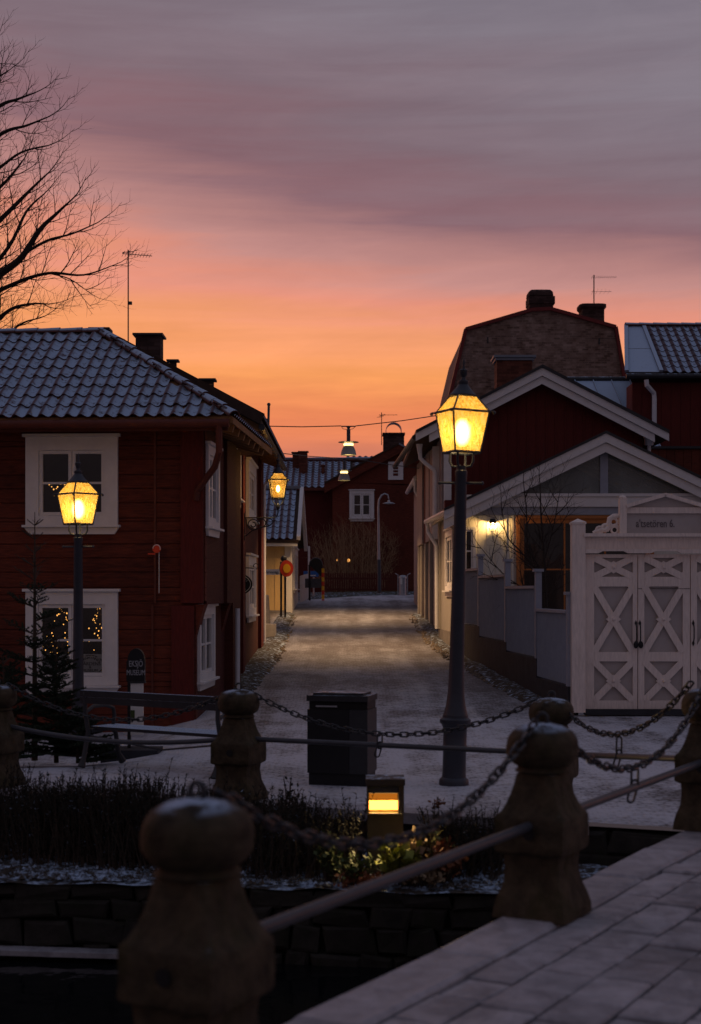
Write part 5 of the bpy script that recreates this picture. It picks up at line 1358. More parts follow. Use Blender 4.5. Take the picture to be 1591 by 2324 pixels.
fw2 = thing('rear_tiled_roof_house', 'small frosted tile roof peeping behind the hanging street lamps', 'house', (0, 73, 2))
q = P(786, 1050, 72); tile_sheet(fw2, (q.x, 72, q.z - .25), (1, 0, 0), V((0, 2, 1.0)), 1.9, 5, .30, .3, TILE, amp=.035)
m = MB(); m.box(q.x, q.x + 1.9, 72.2, 74, 2, q.z - .3); m.build('wall', RED2, fw2)
chimney(662, 680, 1024, 1052, 68.6, 'dark red chimney on the far tiled wing, left of its twin', REDCHIM, dep=.6, grp='twin chimneys on the far wing')
chimney(677, 699, 1022, 1066, 67.9, 'dark red chimney on the far tiled wing, in front of its twin', REDCHIM, dep=.6, grp='twin chimneys on the far wing')
fv = thing('roof_vent', 'small dark pipe vent on the far frosted tile roof', 'vent', P(731, 1068, 68.2))
m = MB(); m.lathe([(.09, -.4), (.08, .15), (.12, .17), (.10, .25), (.01, .28)], 10); m.build('vent_pipe', REDCHIM, fv, mw=Matrix.Translation(P(733, 1067, 68.0)))
c3 = thing('arched_chimney', 'brick chimney with an arched metal rain hood on the far red gable', 'chimney', P(893, 1012, 66.5))
x0, x1 = X(870, 66.5), X(917, 66.5); zt = Z(983, 66.5)
m = MB(); m.box(x0, x1, 66.3, 67.2, faz - 1.2, zt - .08); m.build('stack', CHIMM, c3)
m = MB(); m.box(x0 - .04, x1 + .04, 66.25, 67.25, zt - .079, zt); m.build('cap', CHIMM, c3)
m = MB(); xc = (x0 + x1) / 2; nn_ = 12
for i in range(nn_):
    a0, a1 = math.pi * i / nn_, math.pi * (i + 1) / nn_; r = .36
    m.prism([(xc + r * math.cos(a0), 66.35, zt + .12 + .36 * math.sin(a0)), (xc + r * math.cos(a1), 66.35, zt + .12 + .36 * math.sin(a1)), (xc + (r - .02) * math.cos(a1), 66.35, zt + .12 + .34 * math.sin(a1)), (xc + (r - .02) * math.cos(a0), 66.35, zt + .12 + .34 * math.sin(a0))], (0, .8, 0))
for s_ in (-1, 1): m.box(xc + s_ * .35 - .01, xc + s_ * .35 + .01, 66.35, 67.15, zt, zt + .12)
m.build('rain_hood', STEEL, c3)
an3 = antenna(866, 936, 1010, 66.2, 'antenna mast beside the arched chimney', [(942, R(6), 14, .85, .07), (944, R(60), 4, .3, .22)], r=.02)
m = MB(); 

# ------------------------------------------------------------------ ochre cottage
yc = thing('ochre_cottage', 'small ochre boarded cottage with a frosted tile roof at the bend', 'house', (-2.6, 48, 1.2))
YY = 47.0; yx1 = -1.90; yez = Z(1224, YY); ybz = Z(1392, YY)
bx = yx1 - .22
k = 0
while bx > -4.6:
    m = MB(); m.box(bx - .295, bx - .004, YY + (.0 if k % 2 else .006), YY + .05, ybz + .10, yez - .05); m.build('board', YELLOW, yc)
    m = MB(); m.box(bx - .315, bx - .285, YY - .016, YY - .001, ybz + .10, yez - .05); m.build('batten', YELLOW, yc)
    bx -= .30; k += 1
m = MB(); m.box(-4.6, yx1 - .18, YY + .051, YY + .2, ybz - .3, yez); m.box(-4.6, yx1, YY + 5.8, YY + 6, 1.2, yez); m.build('wall', YELLOW, yc)
m = MB(); m.box(yx1 - .215, yx1 + .02, YY - .02, YY + .05, ybz - .1, yez - .02); m.build('corner_board', CREAM, yc)
m = MB(); m.box(-4.6, yx1 - .22, YY - .03, YY + .05, ybz - .3, ybz + .098); m.build('plinth', PLINTH, yc)
ytw = 3.2; yrz = Z(1110, YY + ytw - .4)
SW = (YY + 1.3, YY + 4.3, 2.0, 3.35)
m = MB()
for (a, b, z0, z1) in wall_cells(YY + .06, YY + 5.79, ybz - .2, yez, [(SW[0] + .1, SW[1] - .1, SW[2] + .1, SW[3] - .1)]): m.box(yx1 - .15, yx1, a, b, z0, z1)
m.prism([(yx1, YY + .06, yez), (yx1, YY + 5.79, yez), (yx1, YY + 2.9, yrz - .2)], (-.15, 0, 0)); m.build('gable_wall', CREAM, yc)
window(yc, (yx1 + .01, SW[0], SW[2]), (0, 1, 0), (1, 0, 0), SW[1] - SW[0], SW[3] - SW[2], fw=.10, cas=.22)
yv = V((0, ytw, yrz - yez)); 
tile_sheet(yc, (-4.9, YY - .35, yez + .0), (1, 0, 0), yv, -1.74 + 4.9, 9, .235, yv.length / 9, TILE, amp=.034)
m = MB(); a, b = V((-4.9, YY - .35, yez - .03)), V((-1.66, YY - .35, yez - .03)); m.prism([a, b, b + yv, a + yv], (0, 0, -.1)); yv2 = V((0, ytw, -(yrz - yez))); m.prism([a + yv, b + yv, b + yv + yv2, a + yv + yv2], (0, 0, -.1)); m.build('roof', SLAB, yc)
m = MB(); m.bar(V((-1.66, YY - .37, yez + .02)), V((-1.66, YY - .35, yez + .02)) + yv, .12, .14); m.bar(V((-1.66, YY - .35, yez - .02)) + yv, V((-1.62, YY - .35, yez - .12)) + yv + yv2, .12, .24); m.build('verge_board', WHITE, yc)
m = MB(); m.bar((-4.9, YY - .30, yez - .14), (-1.7, YY - .30, yez - .14), .05, .18); m.build('eaves_board', CREAM, yc)
m = MB(); m.bar(V((-4.9, YY - .35, yez + .06)) + yv, V((-1.7, YY - .35, yez + .06)) + yv, .2, .1); m.build('ridge_board', SHEET, yc)
# white picket stretch beside the cottage
wf = thing('white_garden_fence', 'short white picket fence beside the ochre cottage', 'fence', (-1.6, 53.5, 1.55))
for i in range(12):
    t = i / 11; p = V((-1.80 + .22 * t, 53.0 + 2.6 * t, gz(-1.7, 53 + 2.6 * t)))
    m = MB(); m.box(p.x - .04, p.x + .04, p.y - .02, p.y + .02, p.z, p.z + (2.0 if i == 11 else .95)); m.build('picket', WHITE, wf)
m = MB(); m.bar((-1.79, 53.0, 2.2), (-1.59, 55.6, 2.3), .03, .07); m.build('rail', WHITE, wf)

# ------------------------------------------------------------------ street furniture at the bend
rf = thing('picket_fence', 'dark red picket fence along the far bend of the street', 'fence', (.9, 62.5, 1.75))
x = X(728, 62.5); x1 = X(960, 62.5); k = 0; rr_ = random.Random(8)
while x < x1:
    m = MB(); h_ = rr_.uniform(-.015, .015); z0 = 1.74; zt = Z(1299, 62.5) + h_
    m.prism([(x, 62.5, z0), (x + .075, 62.5, z0), (x + .075, 62.5, zt - .05), (x + .0375, 62.5, zt), (x, 62.5, zt - .05)], (0, .025, 0)); m.build('picket', REDTRIM, rf); x += .098; k += 1
m = MB(); m.box(X(728, 62.5), x1, 62.527, 62.57, 1.95, 2.03); m.box(X(728, 62.5), x1, 62.527, 62.57, 2.42, 2.5); m.build('rails', RED2, rf)
sl_ = thing('curved_street_lamp', 'unlit grey street lamp with a curved arm before the far red house', 'street lamp', (X(860, 60), 60, 1.7))
m = MB(); m.tube([P(861, 1348, 60), P(860, 1275, 60), P(858.5, 1150, 60), P(860, 1135, 60), P(866, 1124, 60), P(873, 1120.5, 60), P(880, 1123, 60), P(882, 1132, 60)], [.075, .06, .045, .04, .035, .03, .03, .03], 10); m.build('pole', STEEL, sl_, smooth=True)
m = MB(); m.tube([P(861, 1346, 60), P(860.5, 1270, 60)], .082, 10); m.build('pole_sleeve', GREYIRON, sl_, smooth=True)
m = MB(); m.lathe([(.02, .14), (.05, .11), (.06, .05), (.25, .0), (.26, -.02), (.1, -.04), (.01, -.05)], 16); m.build('lamp_shade', STEEL, sl_, smooth=True, mw=Matrix.Translation(P(882.5, 1142, 60)))
wb = thing('metal_waste_bin', 'pale metal waste bin before the far red picket fence', 'waste bin', (X(914, 59.5), 59.5, 1.72))
wm_ = Matrix.Translation((X(914, 59.5), 59.5, 1.70))
m = MB(); m.lathe([(.15, 0), (.15, .72), (.17, .74), (.17, .80), (.13, .86), (.01, .88)], 16); m.build('bin_body', STEEL, wb, smooth=True, mw=wm_)
for s_ in (-1, 1):
    m = MB(); m.tube([V((X(914, 59.5) + s_ * .19, 59.5, 1.70)), V((X(914, 59.5) + s_ * .19, 59.5, 2.58)), V((X(914, 59.5) + s_ * .30, 59.45, 2.64))], .022, 6); m.build('bin_post', STEEL, wb)
m = MB(); m.box(X(914, 59.5) - .11, X(914, 59.5) - .02, 59.34, 59.352, 2.2, 2.45); m.build('notice', SIGNWHITE, wb)
rs = thing('prohibition_sign', 'round red and yellow road sign on a black pole by the ochre cottage', 'road sign', (X(656, 44), 44, 1.05))
c = P(650, 1290, 44); sa = R(38); su = V((math.cos(sa), math.sin(sa), 0)); sn = V((su.y, -su.x, 0))
def disc(m, c, r0, off, th=.012, n=28): m.prism([c + sn * off + su * r0 * math.cos(a) + hz * r0 * math.sin(a) for a in [2 * math.pi * i / n for i in range(n)]], sn * th)
m = MB(); disc(m, c, .252, -.014, .02); m.build('sign_back', BLACK, rs)
m = MB(); disc(m, c, .245, .007); m.build('red_ring', SIGNRED, rs)
m = MB(); disc(m, c, .135, .020, .006); m.build('yellow_disc', SIGNYEL, rs)
m = MB(); pb = c - sn * .06; m.tube([V((pb.x, pb.y, gz(pb.x, pb.y) - .1)), V((pb.x, pb.y, c.z + .28))], .032, 10); m.build('pole', BLACK, rs, smooth=True)
ss = thing('street_name_sign', 'white street name board reading Garvareg. on a black pole', 'street sign', (X(638, 44.4), 44.4, 1.05))
m = MB(); m.tube([V((X(638, 44.4), 44.4, .95)), P(638, 1275, 44.4)], .034, 10); m.ball(P(644, 1268, 44.4), .10, 8, 6, (1, 1, 1)); m.tube([P(638, 1278, 44.4), P(644, 1274, 44.4)], .03, 6); m.build('pole', BLACK, ss)
m = MB(); m.box(X(596, 44.4), X(635, 44.4), 44.36, 44.38, Z(1304.5, 44.4), Z(1292, 44.4)); m.build('name_board', SIGNWHITE, ss)
me = text_mesh('Garvareg.', .125, LETTERDARK, xs=.92); inst('lettering', me, ss, frame((X(615.5, 44.4), 44.357, Z(1298.5, 44.4)), V((1, 0, 0)), hz, V((0, -1, 0))))
ar = thing('arched_sign_stand', 'black arched sign seen from behind on a black and a striped post', 'road sign', (X(717, 54), 54, 1.55))
def a54(px, py): return P(px, py, 54.0)
pts = [a54(702, 1312), a54(702, 1282)] + [V((a54(717, 0).x + X(717 + 15, 54) * 0 + (15 * 54 / F) * -math.cos(a), 54, Z(1282, 54) + (15 * 54 / F) * 1.05 * math.sin(a))) for a in [math.pi * i / 12 for i in range(13)]] + [a54(732, 1282), a54(732, 1312)]
m = MB(); m.prism(pts[1:], (0, .04, 0)); m.build('arched_panel', BLACK, ar)
m = MB(); m.tube(pts[1:-1], .02, 6); m.build('panel_rim', GREYIRON, ar)
m = MB(); m.tube([a54(703, 1376), a54(702, 1282)], .04, 8); m.build('post', BLACK, ar, smooth=True)
for i in range(8):
    y0, y1 = 1290 + i * 10, 1299.6 + i * 10
    m = MB(); m.tube([a54(733, y0), a54(733, y1)], .052, 8); m.build('striped_post', SIGNYEL if i % 2 == 0 else SIGNRED, ar)
m = MB(); m.lathe([(.16, 0), (.15, .05), (.06, .09), (.06, .14)], 12); m.build('post_foot', CONCRETE, ar, mw=Matrix.Translation(V((a54(733, 0).x, 54, Z(1379, 54)))))
m = MB(); m.box(X(688, 54), X(731, 54), 54.06, 54.16, Z(1334, 54), Z(1313, 54)); m.build('cross_box', GREYIRON, ar)
bs = thing('blue_arrow_sign', 'blue sign with a white left arrow behind the black arch', 'road sign', P(707, 1340, 56))
m = MB(); m.box(X(689, 56), X(723, 56), 56, 56.02, Z(1309, 56), Z(1296, 56)); m.build('sign_board', SIGNBLUE, bs)
m = MB(); z0 = Z(1306, 56); xa = X(692, 56); m.prism([(xa, 55.985, z0), (xa + .12, 55.985, z0 + .06), (xa + .12, 55.985, z0 + .02), (xa + .42, 55.985, z0 + .02), (xa + .42, 55.985, z0 - .02), (xa + .12, 55.985, z0 - .02), (xa + .12, 55.985, z0 - .06)], (0, .008, 0)); m.build('arrow', SIGNWHITE, bs)
m = MB(); m.tube([(X(712, 56), 56.06, 1.5), (X(712, 56), 56.06, Z(1296, 56))], .03, 8); m.build('pole', STEEL, bs, smooth=True)
kb = thing('stone_bollard', 'grey stone guard post at the corner of the second red house', 'bollard', (X(599, 38), 38, .85))
m = MB(); m.loft([(Z(1418, 38), .17, 6), (Z(1352, 38), .125, 6), (Z(1350, 38), .10, 5)], 16, (X(599, 38), 38)); m.build('bollard', CONCRETE, kb)
st = thing('stone_step', 'worn stone step by the wall left of the street', 'step', (X(607, 36.5), 36.5, .7))
m = MB(); m.box(X(588, 36.5), X(624, 36.5), 36.5, 37.2, .35, Z(1417, 36.5)); m.build('step_block', CONCRETE, st)

# hanging lamps over the street
def hang_lamp(px, d, pyb, label, ca0, ca1, w_, watts):
    sc = 1.0
    r = thing('hanging_street_lamp', label, 'street lamp', (0, 0, 0), 'bell shaped lamps hung over the street')
    m = MB(); m.tube([(-.17, 0, .66), (.17, 0, .66)], .016, 6); m.tube([(-.17, 0, .66), (-.13, 0, .60), (0, 0, .58)], .006, 4); m.tube([(.17, 0, .66), (.10, 0, .60), (0, 0, .58)], .006, 4); m.lathe([(.05, .57), (.03, .60), (.05, .65)], 10); m.lathe([(.045, .26), (.045, .57)], 10); m.build('hanger', GREYIRON, r)
    m = MB(); m.lathe([(.03, .305), (.24, .290), (.245, .280), (.03, .270)], 24); m.build('top_disc', GREYIRON, r, smooth=True)
    m = MB(); m.lathe([(.01, .262), (.11, .258), (.118, .23), (.11, .205), (.01, .20)], 20); m.build('glowing_ring', RINGGLOW, r, smooth=True)
    m = MB(); m.lathe([(.108, .198), (.14, .15), (.17, .07), (.185, -.015), (.19, -.02), (.178, -.02), (.165, .06), (.13, .14), (.10, .18)], 24); m.build('bell_shade', GREYSHADE, r, smooth=True, recalc=True)
    m = MB(); m.lathe([(.01, .012), (.16, .012), (.16, .004), (.01, .004)], 20); m.build('diffuser', DIFFU, r)
    r.location = (X(px, d), d, Z(pyb, d))
    l = bpy.data.lights.new('street_lamp_light', 'SPOT'); l.energy = watts; l.color = (1, .60, .29); l.spot_size = R(112); l.spot_blend = .75; l.shadow_soft_size = .12
    o = bpy.data.objects.new('street_lamp_light', l); COL.objects.link(o); o.parent = r; o.location = (0, 0, -.03)
    point('lamp_spill', (0, 0, .235), watts * .02, (1, .66, .30), .12, r)
    k0, k1 = P(*ca0), P(*ca1); pm = V((X(px, d), d, Z(pyb, d) + .67))
    for (a, b) in ((k0, pm + V((-.17, 0, 0))), (k1, pm + V((.17, 0, 0)))):
        cc = MB().tube([a, a.lerp(b, .5) - V((0, 0, .02)), b], w_, 5).build('lamp_cable', IRON, loc=a)
        tag(cc, 'thin cable holding the ' + label.split(' hung')[0] + (' from the left' if a is k0 else ' from the right'), 'cable', 'cables of the hanging lamps')
    return r
hang_lamp(791, 34.5, 1031, 'nearer bell shaped lamp hung over the street', (596, 967, 34.5), (1012, 940, 36.5), .012, 1250)
hang_lamp(781, 45.0, 1089, 'farther bell shaped lamp hung over the street', (622, 1027, 36.0), (960, 1064, 45.0), .012, 1250)

# ------------------------------------------------------------------ square furniture
lb = thing('litter_bin', 'large black boxy litter bin with a frosted lid', 'litter bin', (X(776, 14.55), 14.55, 0))
ba = R(-14); bu = V((math.cos(ba), math.sin(ba), 0)); bn = V((-bu.y, bu.x, 0)); bc = V((X(776, 14.7), 14.75, 0))
def bbox_(m, u0, u1, n0, n1, z0, z1): m.obox(bc + bu * (u0 + u1) / 2 + bn * (n0 + n1) / 2 + V((0, 0, (z0 + z1) / 2)), bu * (u1 - u0) / 2, bn * (n1 - n0) / 2, (0, 0, (z1 - z0) / 2))
m = MB(); bbox_(m, -.30, .295, -.17, .22, .0, .12); m.build('base', BLACK, lb)
m = MB(); bbox_(m, -.31, .12, -.19, .22, .123, .40); bbox_(m, -.31, .12, -.19, .22, .404, .76); m.build('front_panel', BLACK, lb)
m = MB(); bbox_(m, .124, .31, -.19, .22, .123, .40); bbox_(m, .124, .31, -.19, .22, .404, .76); m.build('side_panel', IRON, lb)
m = MB(); bbox_(m, -.30, .30, -.15, .21, .762, .84); m.build('opening', BLACK, lb)
m = MB(); bbox_(m, -.315, .315, -.20, .225, .842, .90); bbox_(m, -.26, .26, -.16, .18, .902, .925); m.build('lid', BLACKSHEET, lb)
m = MB(); bbox_(m, -.22, -.0, -.195, -.191, .785, .80); m.build('opening_lip', STEEL, lb)
# bench
be = thing('bench', 'dark bench with a frosted seat, seen from behind near the spruce', 'bench', (-2.0, 15.8, 0))
b0, b1 = P(187, 1572, 16.2), P(503, 1587, 15.15); bl = (b1 - b0); bl.z = 0; bL = bl.length; bl.normalize(); bk = V((-bl.y, bl.x, 0)); bb = V((b0.x, b0.y, 0))
def bp(t, n, z): return bb + bl * t + bk * n + V((0, 0, z))
def bbar(m, t0, t1, n0, n1, z0, z1): m.obox(bp((t0 + t1) / 2, (n0 + n1) / 2, (z0 + z1) / 2), bl * (t1 - t0) / 2, bk * (n1 - n0) / 2, (0, 0, (z1 - z0) / 2))
for z0 in (.70, .775):
    m = MB(); bbar(m, -.02, bL, -.02, .02, z0, z0 + .07); m.build('back_slat', SEATWOOD, be)
for n0 in (.14, .24, .34, .44):
    m = MB(); bbar(m, 0, bL, n0, n0 + .085, .40, .435); m.build('seat_slat', SEATWOOD, be)
for t in (.04, bL - .05):
    m = MB(); m.tube([bp(t, -.06, 0), bp(t, -.02, .10), bp(t, .05, .38), bp(t, -.0, .60), bp(t, -.0, .83)], [.045, .028, .028, .026, .024], 8); m.build('back_leg', IRON, be, smooth=True)
    m = MB(); m.tube([bp(t, .62, 0), bp(t, .55, .10), bp(t, .50, .34), bp(t, .42, .39), bp(t, .08, .39)], [.045, .028, .026, .024, .024], 8); m.build('front_leg', IRON, be, smooth=True)
    m = MB(); m.tube([bp(t, .0, .60), bp(t, .14, .66), bp(t, .34, .66), bp(t, .46, .62), bp(t, .48, .54), bp(t, .46, .42)], .022, 8); m.build('armrest', IRON, be, smooth=True)
m = MB(); m.tube([bp(.04, .05, .34), bp(bL * .5, .2, .22), bp(bL - .05, .05, .34)], .012, 6); m.build('stretcher', IRON, be)
# museum sign
ms = thing('museum_sign', 'black arch topped information post reading EKSJÖ MUSEUM', 'sign', (X(307, 18), 18, -.1))
MD = 18.0
def mx_(px): return X(px, MD)
def mz_(py): return Z(py, MD)
hw = (328 - 289) / 2 * MD / F; xc = mx_(308.5); zs = mz_(1500)
m = MB(); m.prism([(xc - hw, MD, mz_(1546)), (xc + hw, MD, mz_(1546))] + [(xc + hw * math.cos(a), MD, zs + 1.45 * hw * math.sin(a)) for a in [math.pi * i / 14 for i in range(15)]], (0, .09, 0)); m.build('head_panel', BLACK, ms)
m = MB(); m.prism([(xc - hw - .014, MD + .012, mz_(1546))] + [(xc - hw, MD + .012, mz_(1546))] + [(xc + hw * math.cos(a), MD + .012, zs + 1.45 * hw * math.sin(a)) for a in [math.pi * (14 - i) / 14 for i in range(9)]][:0] + [(xc - hw, MD + .012, zs), (xc - hw - .014, MD + .012, zs)], (0, .09, 0)); m.box(xc - hw, xc - hw + .035, MD + .005, MD + .085, mz_(1705), mz_(1546.5)); m.build('side_post', BLACK, ms)
m = MB(); m.box(xc - hw + .038, xc + hw - .02, MD + .01, MD + .06, mz_(1668), mz_(1551)); m.build('lower_panel', SIGNWHITE, ms)
m = MB(); m.box(xc - hw + .04, xc - hw + .09, MD + .004, MD + .009, mz_(1635), mz_(1612)); m.build('print_strip', LEAFG, ms)
m = MB(); m.box(xc - hw + .02, xc + hw + .005, MD - .004, MD + .0935, mz_(1550.5), mz_(1546.2)); m.build('head_foot', BLACKSHEET, ms)
for (tx, py, s_) in (('EKSJÖ', 1507, .105), ('MUSEUM', 1527, .095)):
    me = text_mesh(tx, s_, LETTERWHITE, xs=.62); inst('lettering', me, ms, frame((xc, MD - .004, mz_(py)), V((1, 0, 0)), hz, V((0, -1, 0))))
m = MB(); m.box(mx_(236), mx_(364), MD - .25, MD + .25, mz_(1722) - .06, mz_(1698)); m.build('base_block', DARKPLINTH, ms)

# spruces left of the square
sp1 = thing('spruce_tree', 'young spruce with a tall bare leader in front of the lower white window', 'tree', P(79, 1725, 17.6), 'young spruces left of the square')
spruce(sp1, V((X(79, 17.6), 17.6, -.1)), Z(1162, 17.6) + .1, .66, 3, bare=.50, dens=1.2, trunk_r=.040)
sp2 = thing('spruce_tree', 'short bushy spruce between the young spruce and the left lamp', 'tree', P(140, 1725, 17.2), 'young spruces left of the square')
spruce(sp2, V((X(128, 17.2), 17.2, -.08)), Z(1430, 17.2) + .05, .52, 8, bare=.2, dens=2.0, trunk_r=.03, start=.06)
sp3 = thing('spruce_tree', 'dense dark spruce cut by the left frame edge', 'tree', P(10, 1725, 16.8), 'young spruces left of the square')
spruce(sp3, V((X(8, 16.8), 16.8, -.05)), Z(1480, 16.8), .62, 12, bare=.1, dens=2.4, trunk_r=.03, start=.05)
sp4 = thing('spruce_tree', 'low spreading spruce at the foot of the left lamp', 'tree', P(175, 1740, 16.9), 'young spruces left of the square')
spruce(sp4, V((X(176, 16.9), 16.9, -.05)), Z(1600, 16.9), .50, 15, bare=.1, dens=2.4, trunk_r=.02, start=.05, up=.1)

# planting bed lamp and plants
bo = thing('bollard_light', 'square bollard light glowing amber in the planting bed', 'bollard light', (X(876, 12), 12, BEDZ))
BL_ = 12.0
def ox(px): return X(px, BL_)
def oz(py): return Z(py, BL_)
x0, x1 = ox(833), ox(917)
BOLM = mat('brown_metal_bollard', (.050, .038, .028), .6, .25, 8, .1, frost=.3, frost_lo=.7)
m = MB(); m.box(x0 + .004, x1 - .004, BL_ + .035, BL_ + .275, BEDZ - .1, oz(1848)); m.box(x0, x1, BL_ - .012, BL_ + .28, oz(1848), oz(1845.8)); m.build('post_body', BOLM, bo)
m = MB(); m.box(x0 - .008, x1 + .008, BL_ - .03, BL_ + .285, oz(1782), oz(1768)); m.build('cap', BOLM, bo)
m = MB(); m.box(x0, x0 + .012, BL_, BL_ + .28, oz(1845.6), oz(1782.4)); m.box(x1 - .045, x1, BL_, BL_ + .28, oz(1845.6), oz(1782.4)); m.box(x0 + .013, x1 - .046, BL_ + .20, BL_ + .28, oz(1845.6), oz(1782.4)); m.build('side_cheek', BOLM, bo)
m = MB(); m.box(x0 + .013, x1 - .046, BL_ + .03, BL_ + .12, oz(1801), oz(1782.4)); m.build('upper_hood', GREYIRON, bo)
m = MB(); m.box(x0 + .014, x1 - .047, BL_ + .012, BL_ + .02, oz(1845), oz(1801.5)); m.build('lens', glass_mat('amber_lens', (1, .75, .4), .95), bo)
m = MB(); m.box(x0 + .02, x1 - .05, BL_ + .10, BL_ + .14, oz(1842), oz(1822)); m.build('light_tube', emis('bright_tube', (1, .66, .26), 9), bo)
m = MB(); m.box(x0 + .02, x1 - .05, BL_ + .15, BL_ + .16, oz(1820), oz(1803)); m.build('reflector', emis('dim_reflector_glow', (1, .50, .14), .55), bo)
ar_l = bpy.data.lights.new('bollard_glow', 'AREA'); ar_l.shape = 'RECTANGLE'; ar_l.size = .22; ar_l.size_y = .05; ar_l.energy = 14.0; ar_l.color = (1, .66, .28)
ao = bpy.data.objects.new('bollard_glow', ar_l); COL.objects.link(ao); ao.location = (ox(873), BL_ - .012, oz(1832)); ao.rotation_euler = (R(-76), 0, 0)

def leaf_plant(base, r, h, n, mat_, label, seed, lsz=.035, cat='plant', name='bed_plant', grp='plants in the bed by the bollard light', upright=.5):
    rs = random.Random(seed); root = thing(name, label, cat, base, grp); base = V(base); st = MB(); lv = MB()
    for i in range(n):
        an = rs.uniform(0, 6.283); rr = r * math.sqrt(rs.random()); tip = base + V((rr * math.cos(an), rr * math.sin(an), h * rs.uniform(.45, 1.0) * (1 - .35 * rr / r)))
        st.tube([base + V((rr * .3 * math.cos(an), rr * .3 * math.sin(an), 0)), base.lerp(tip, .6) + V((0, 0, .04 * h)), tip], [.006, .004, .002], 4)
        for k in range(rs.randint(6, 11)):
            t = rs.uniform(.35, 1.0); c = base.lerp(tip, t) + V((rs.uniform(-1, 1), rs.uniform(-1, 1), rs.uniform(-.6, 1))) * lsz
            d_ = V((rs.uniform(-1, 1), rs.uniform(-1, 1), rs.uniform(-.2, upright + .5))).normalized(); sd = d_.orthogonal().normalized(); sd = (Matrix.Rotation(rs.uniform(0, 6.28), 3, d_) @ sd)
            l_ = lsz * rs.uniform(.9, 1.8); w_ = l_ * .40
            lv.add([c, c + d_ * l_ * .5 + sd * w_, c + d_ * l_ , c + d_ * l_ * .5 - sd * w_], [(0, 1, 2, 3)])
    st.build('stems', TWIG, root); lv.build('leaves', mat_, root, recalc=False); return root
def heather(base, rx, ry, h, n, label, seed, name='heather_bush', mat_=HEATHER):
    rs = random.Random(seed); root = thing(name, label, 'bush', base, 'dark heather hedge in the planting bed'); base = V(base); st = MB(); lv = MB()
    for i in range(n):
        p = base + V((rs.uniform(-rx, rx), rs.uniform(-ry, ry), 0)); hh = h * rs.uniform(.70, 1.0) * (1.15 if rs.random() < .12 else 1) * (.96 + .42 * noise.noise(V((p.x * 2.2, p.y * 2.2, seed))))
        q = p + V((rs.gauss(0, .11), rs.gauss(0, .11), hh)); st.tube([p, p.lerp(q, .5) + V((rs.uniform(-.02, .02), 0, 0)), q], [.005, .004, .0016], 3)
        for k in range(int(hh / .022)):
            t = rs.uniform(.12, 1.0); c = p.lerp(q, t); d_ = V((rs.uniform(-1, 1), rs.uniform(-1, 1), rs.uniform(.1, 1.3))).normalized() * rs.uniform(.02, .045)
            sd = d_.orthogonal().normalized() * .006; lv.add([c - sd, c + sd, c + d_], [(0, 1, 2)])
    st.build('stems', TWIG, root); lv.build('foliage', mat_, root, recalc=False); return root
for i, (px, d, rx, h, n, lab) in enumerate(((40, 13.3, .75, .66, 620, 'dark heather bush at the left frame edge of the bed'), (230, 13.1, .60, .70, 620, 'dark heather bush below the bench'), (390, 12.9, .55, .66, 600, 'dark heather bush behind the front post ball'),
                                          (560, 12.8, .50, .60, 560, 'dark heather bush below the middle stone post'), (700, 12.5, .42, .58, 480, 'dark heather bush below the litter bin'))):
    heather((X(px, d), d - .25, BEDZ), rx, .42, h, n, lab, 30 + i)
heather((X(1060, 12.2), 12.15, BEDZ), .26, .26, .52, 300, 'dark heather clump right of the bollard light', 41)
leaf_plant((X(905, 11.75), 11.7, BEDZ), .17, .36, 34, LEAFY, 'bright yellow green plant lit just below the bollard light', 51, .065)
leaf_plant((X(938, 11.80), 11.80, BEDZ), .15, .44, 30, LEAFB, 'pale curled plant right of the bollard light', 52, .05)
leaf_plant((X(985, 11.85), 11.85, BEDZ), .18, .55, 32, LEAFY2, 'taller green plant to the right of the bollard light', 53, .04)
leaf_plant((X(1010, 11.7), 11.7, BEDZ), .18, .38, 34, LEAFR, 'rust red plant right of the yellow green one', 54, .04)
leaf_plant((X(750, 11.75), 11.75, BEDZ), .16, .48, 30, LEAFG, 'loose green plant left of the bollard light', 55, .035)
leaf_plant((X(800, 11.7), 11.7, BEDZ), .20, .32, 32, LEAFG, 'low dull green plant at the left foot of the bollard light', 56, .035)
leaf_plant((X(960, 11.6), 11.6, BEDZ), .22, .16, 26, LEAFB, 'low dry plant at the front of the lit bed', 57, .035)
leaf_plant((X(820, 11.6), 11.6, BEDZ), .24, .14, 26, LEAFR, 'low reddish ground plant before the bollard light', 58, .03)
leaf_plant((X(655, 13.0), 13.05, -.1), .12, .58, 7, HEATHER, 'thin seed heads standing between the stone post and the litter bin', 59, .03)
leaf_plant((X(985, 13.3), 13.1, -.1), .07, .22, 6, LEAFR, 'small dry sprig at the foot of the tall lamp post', 60, .03)

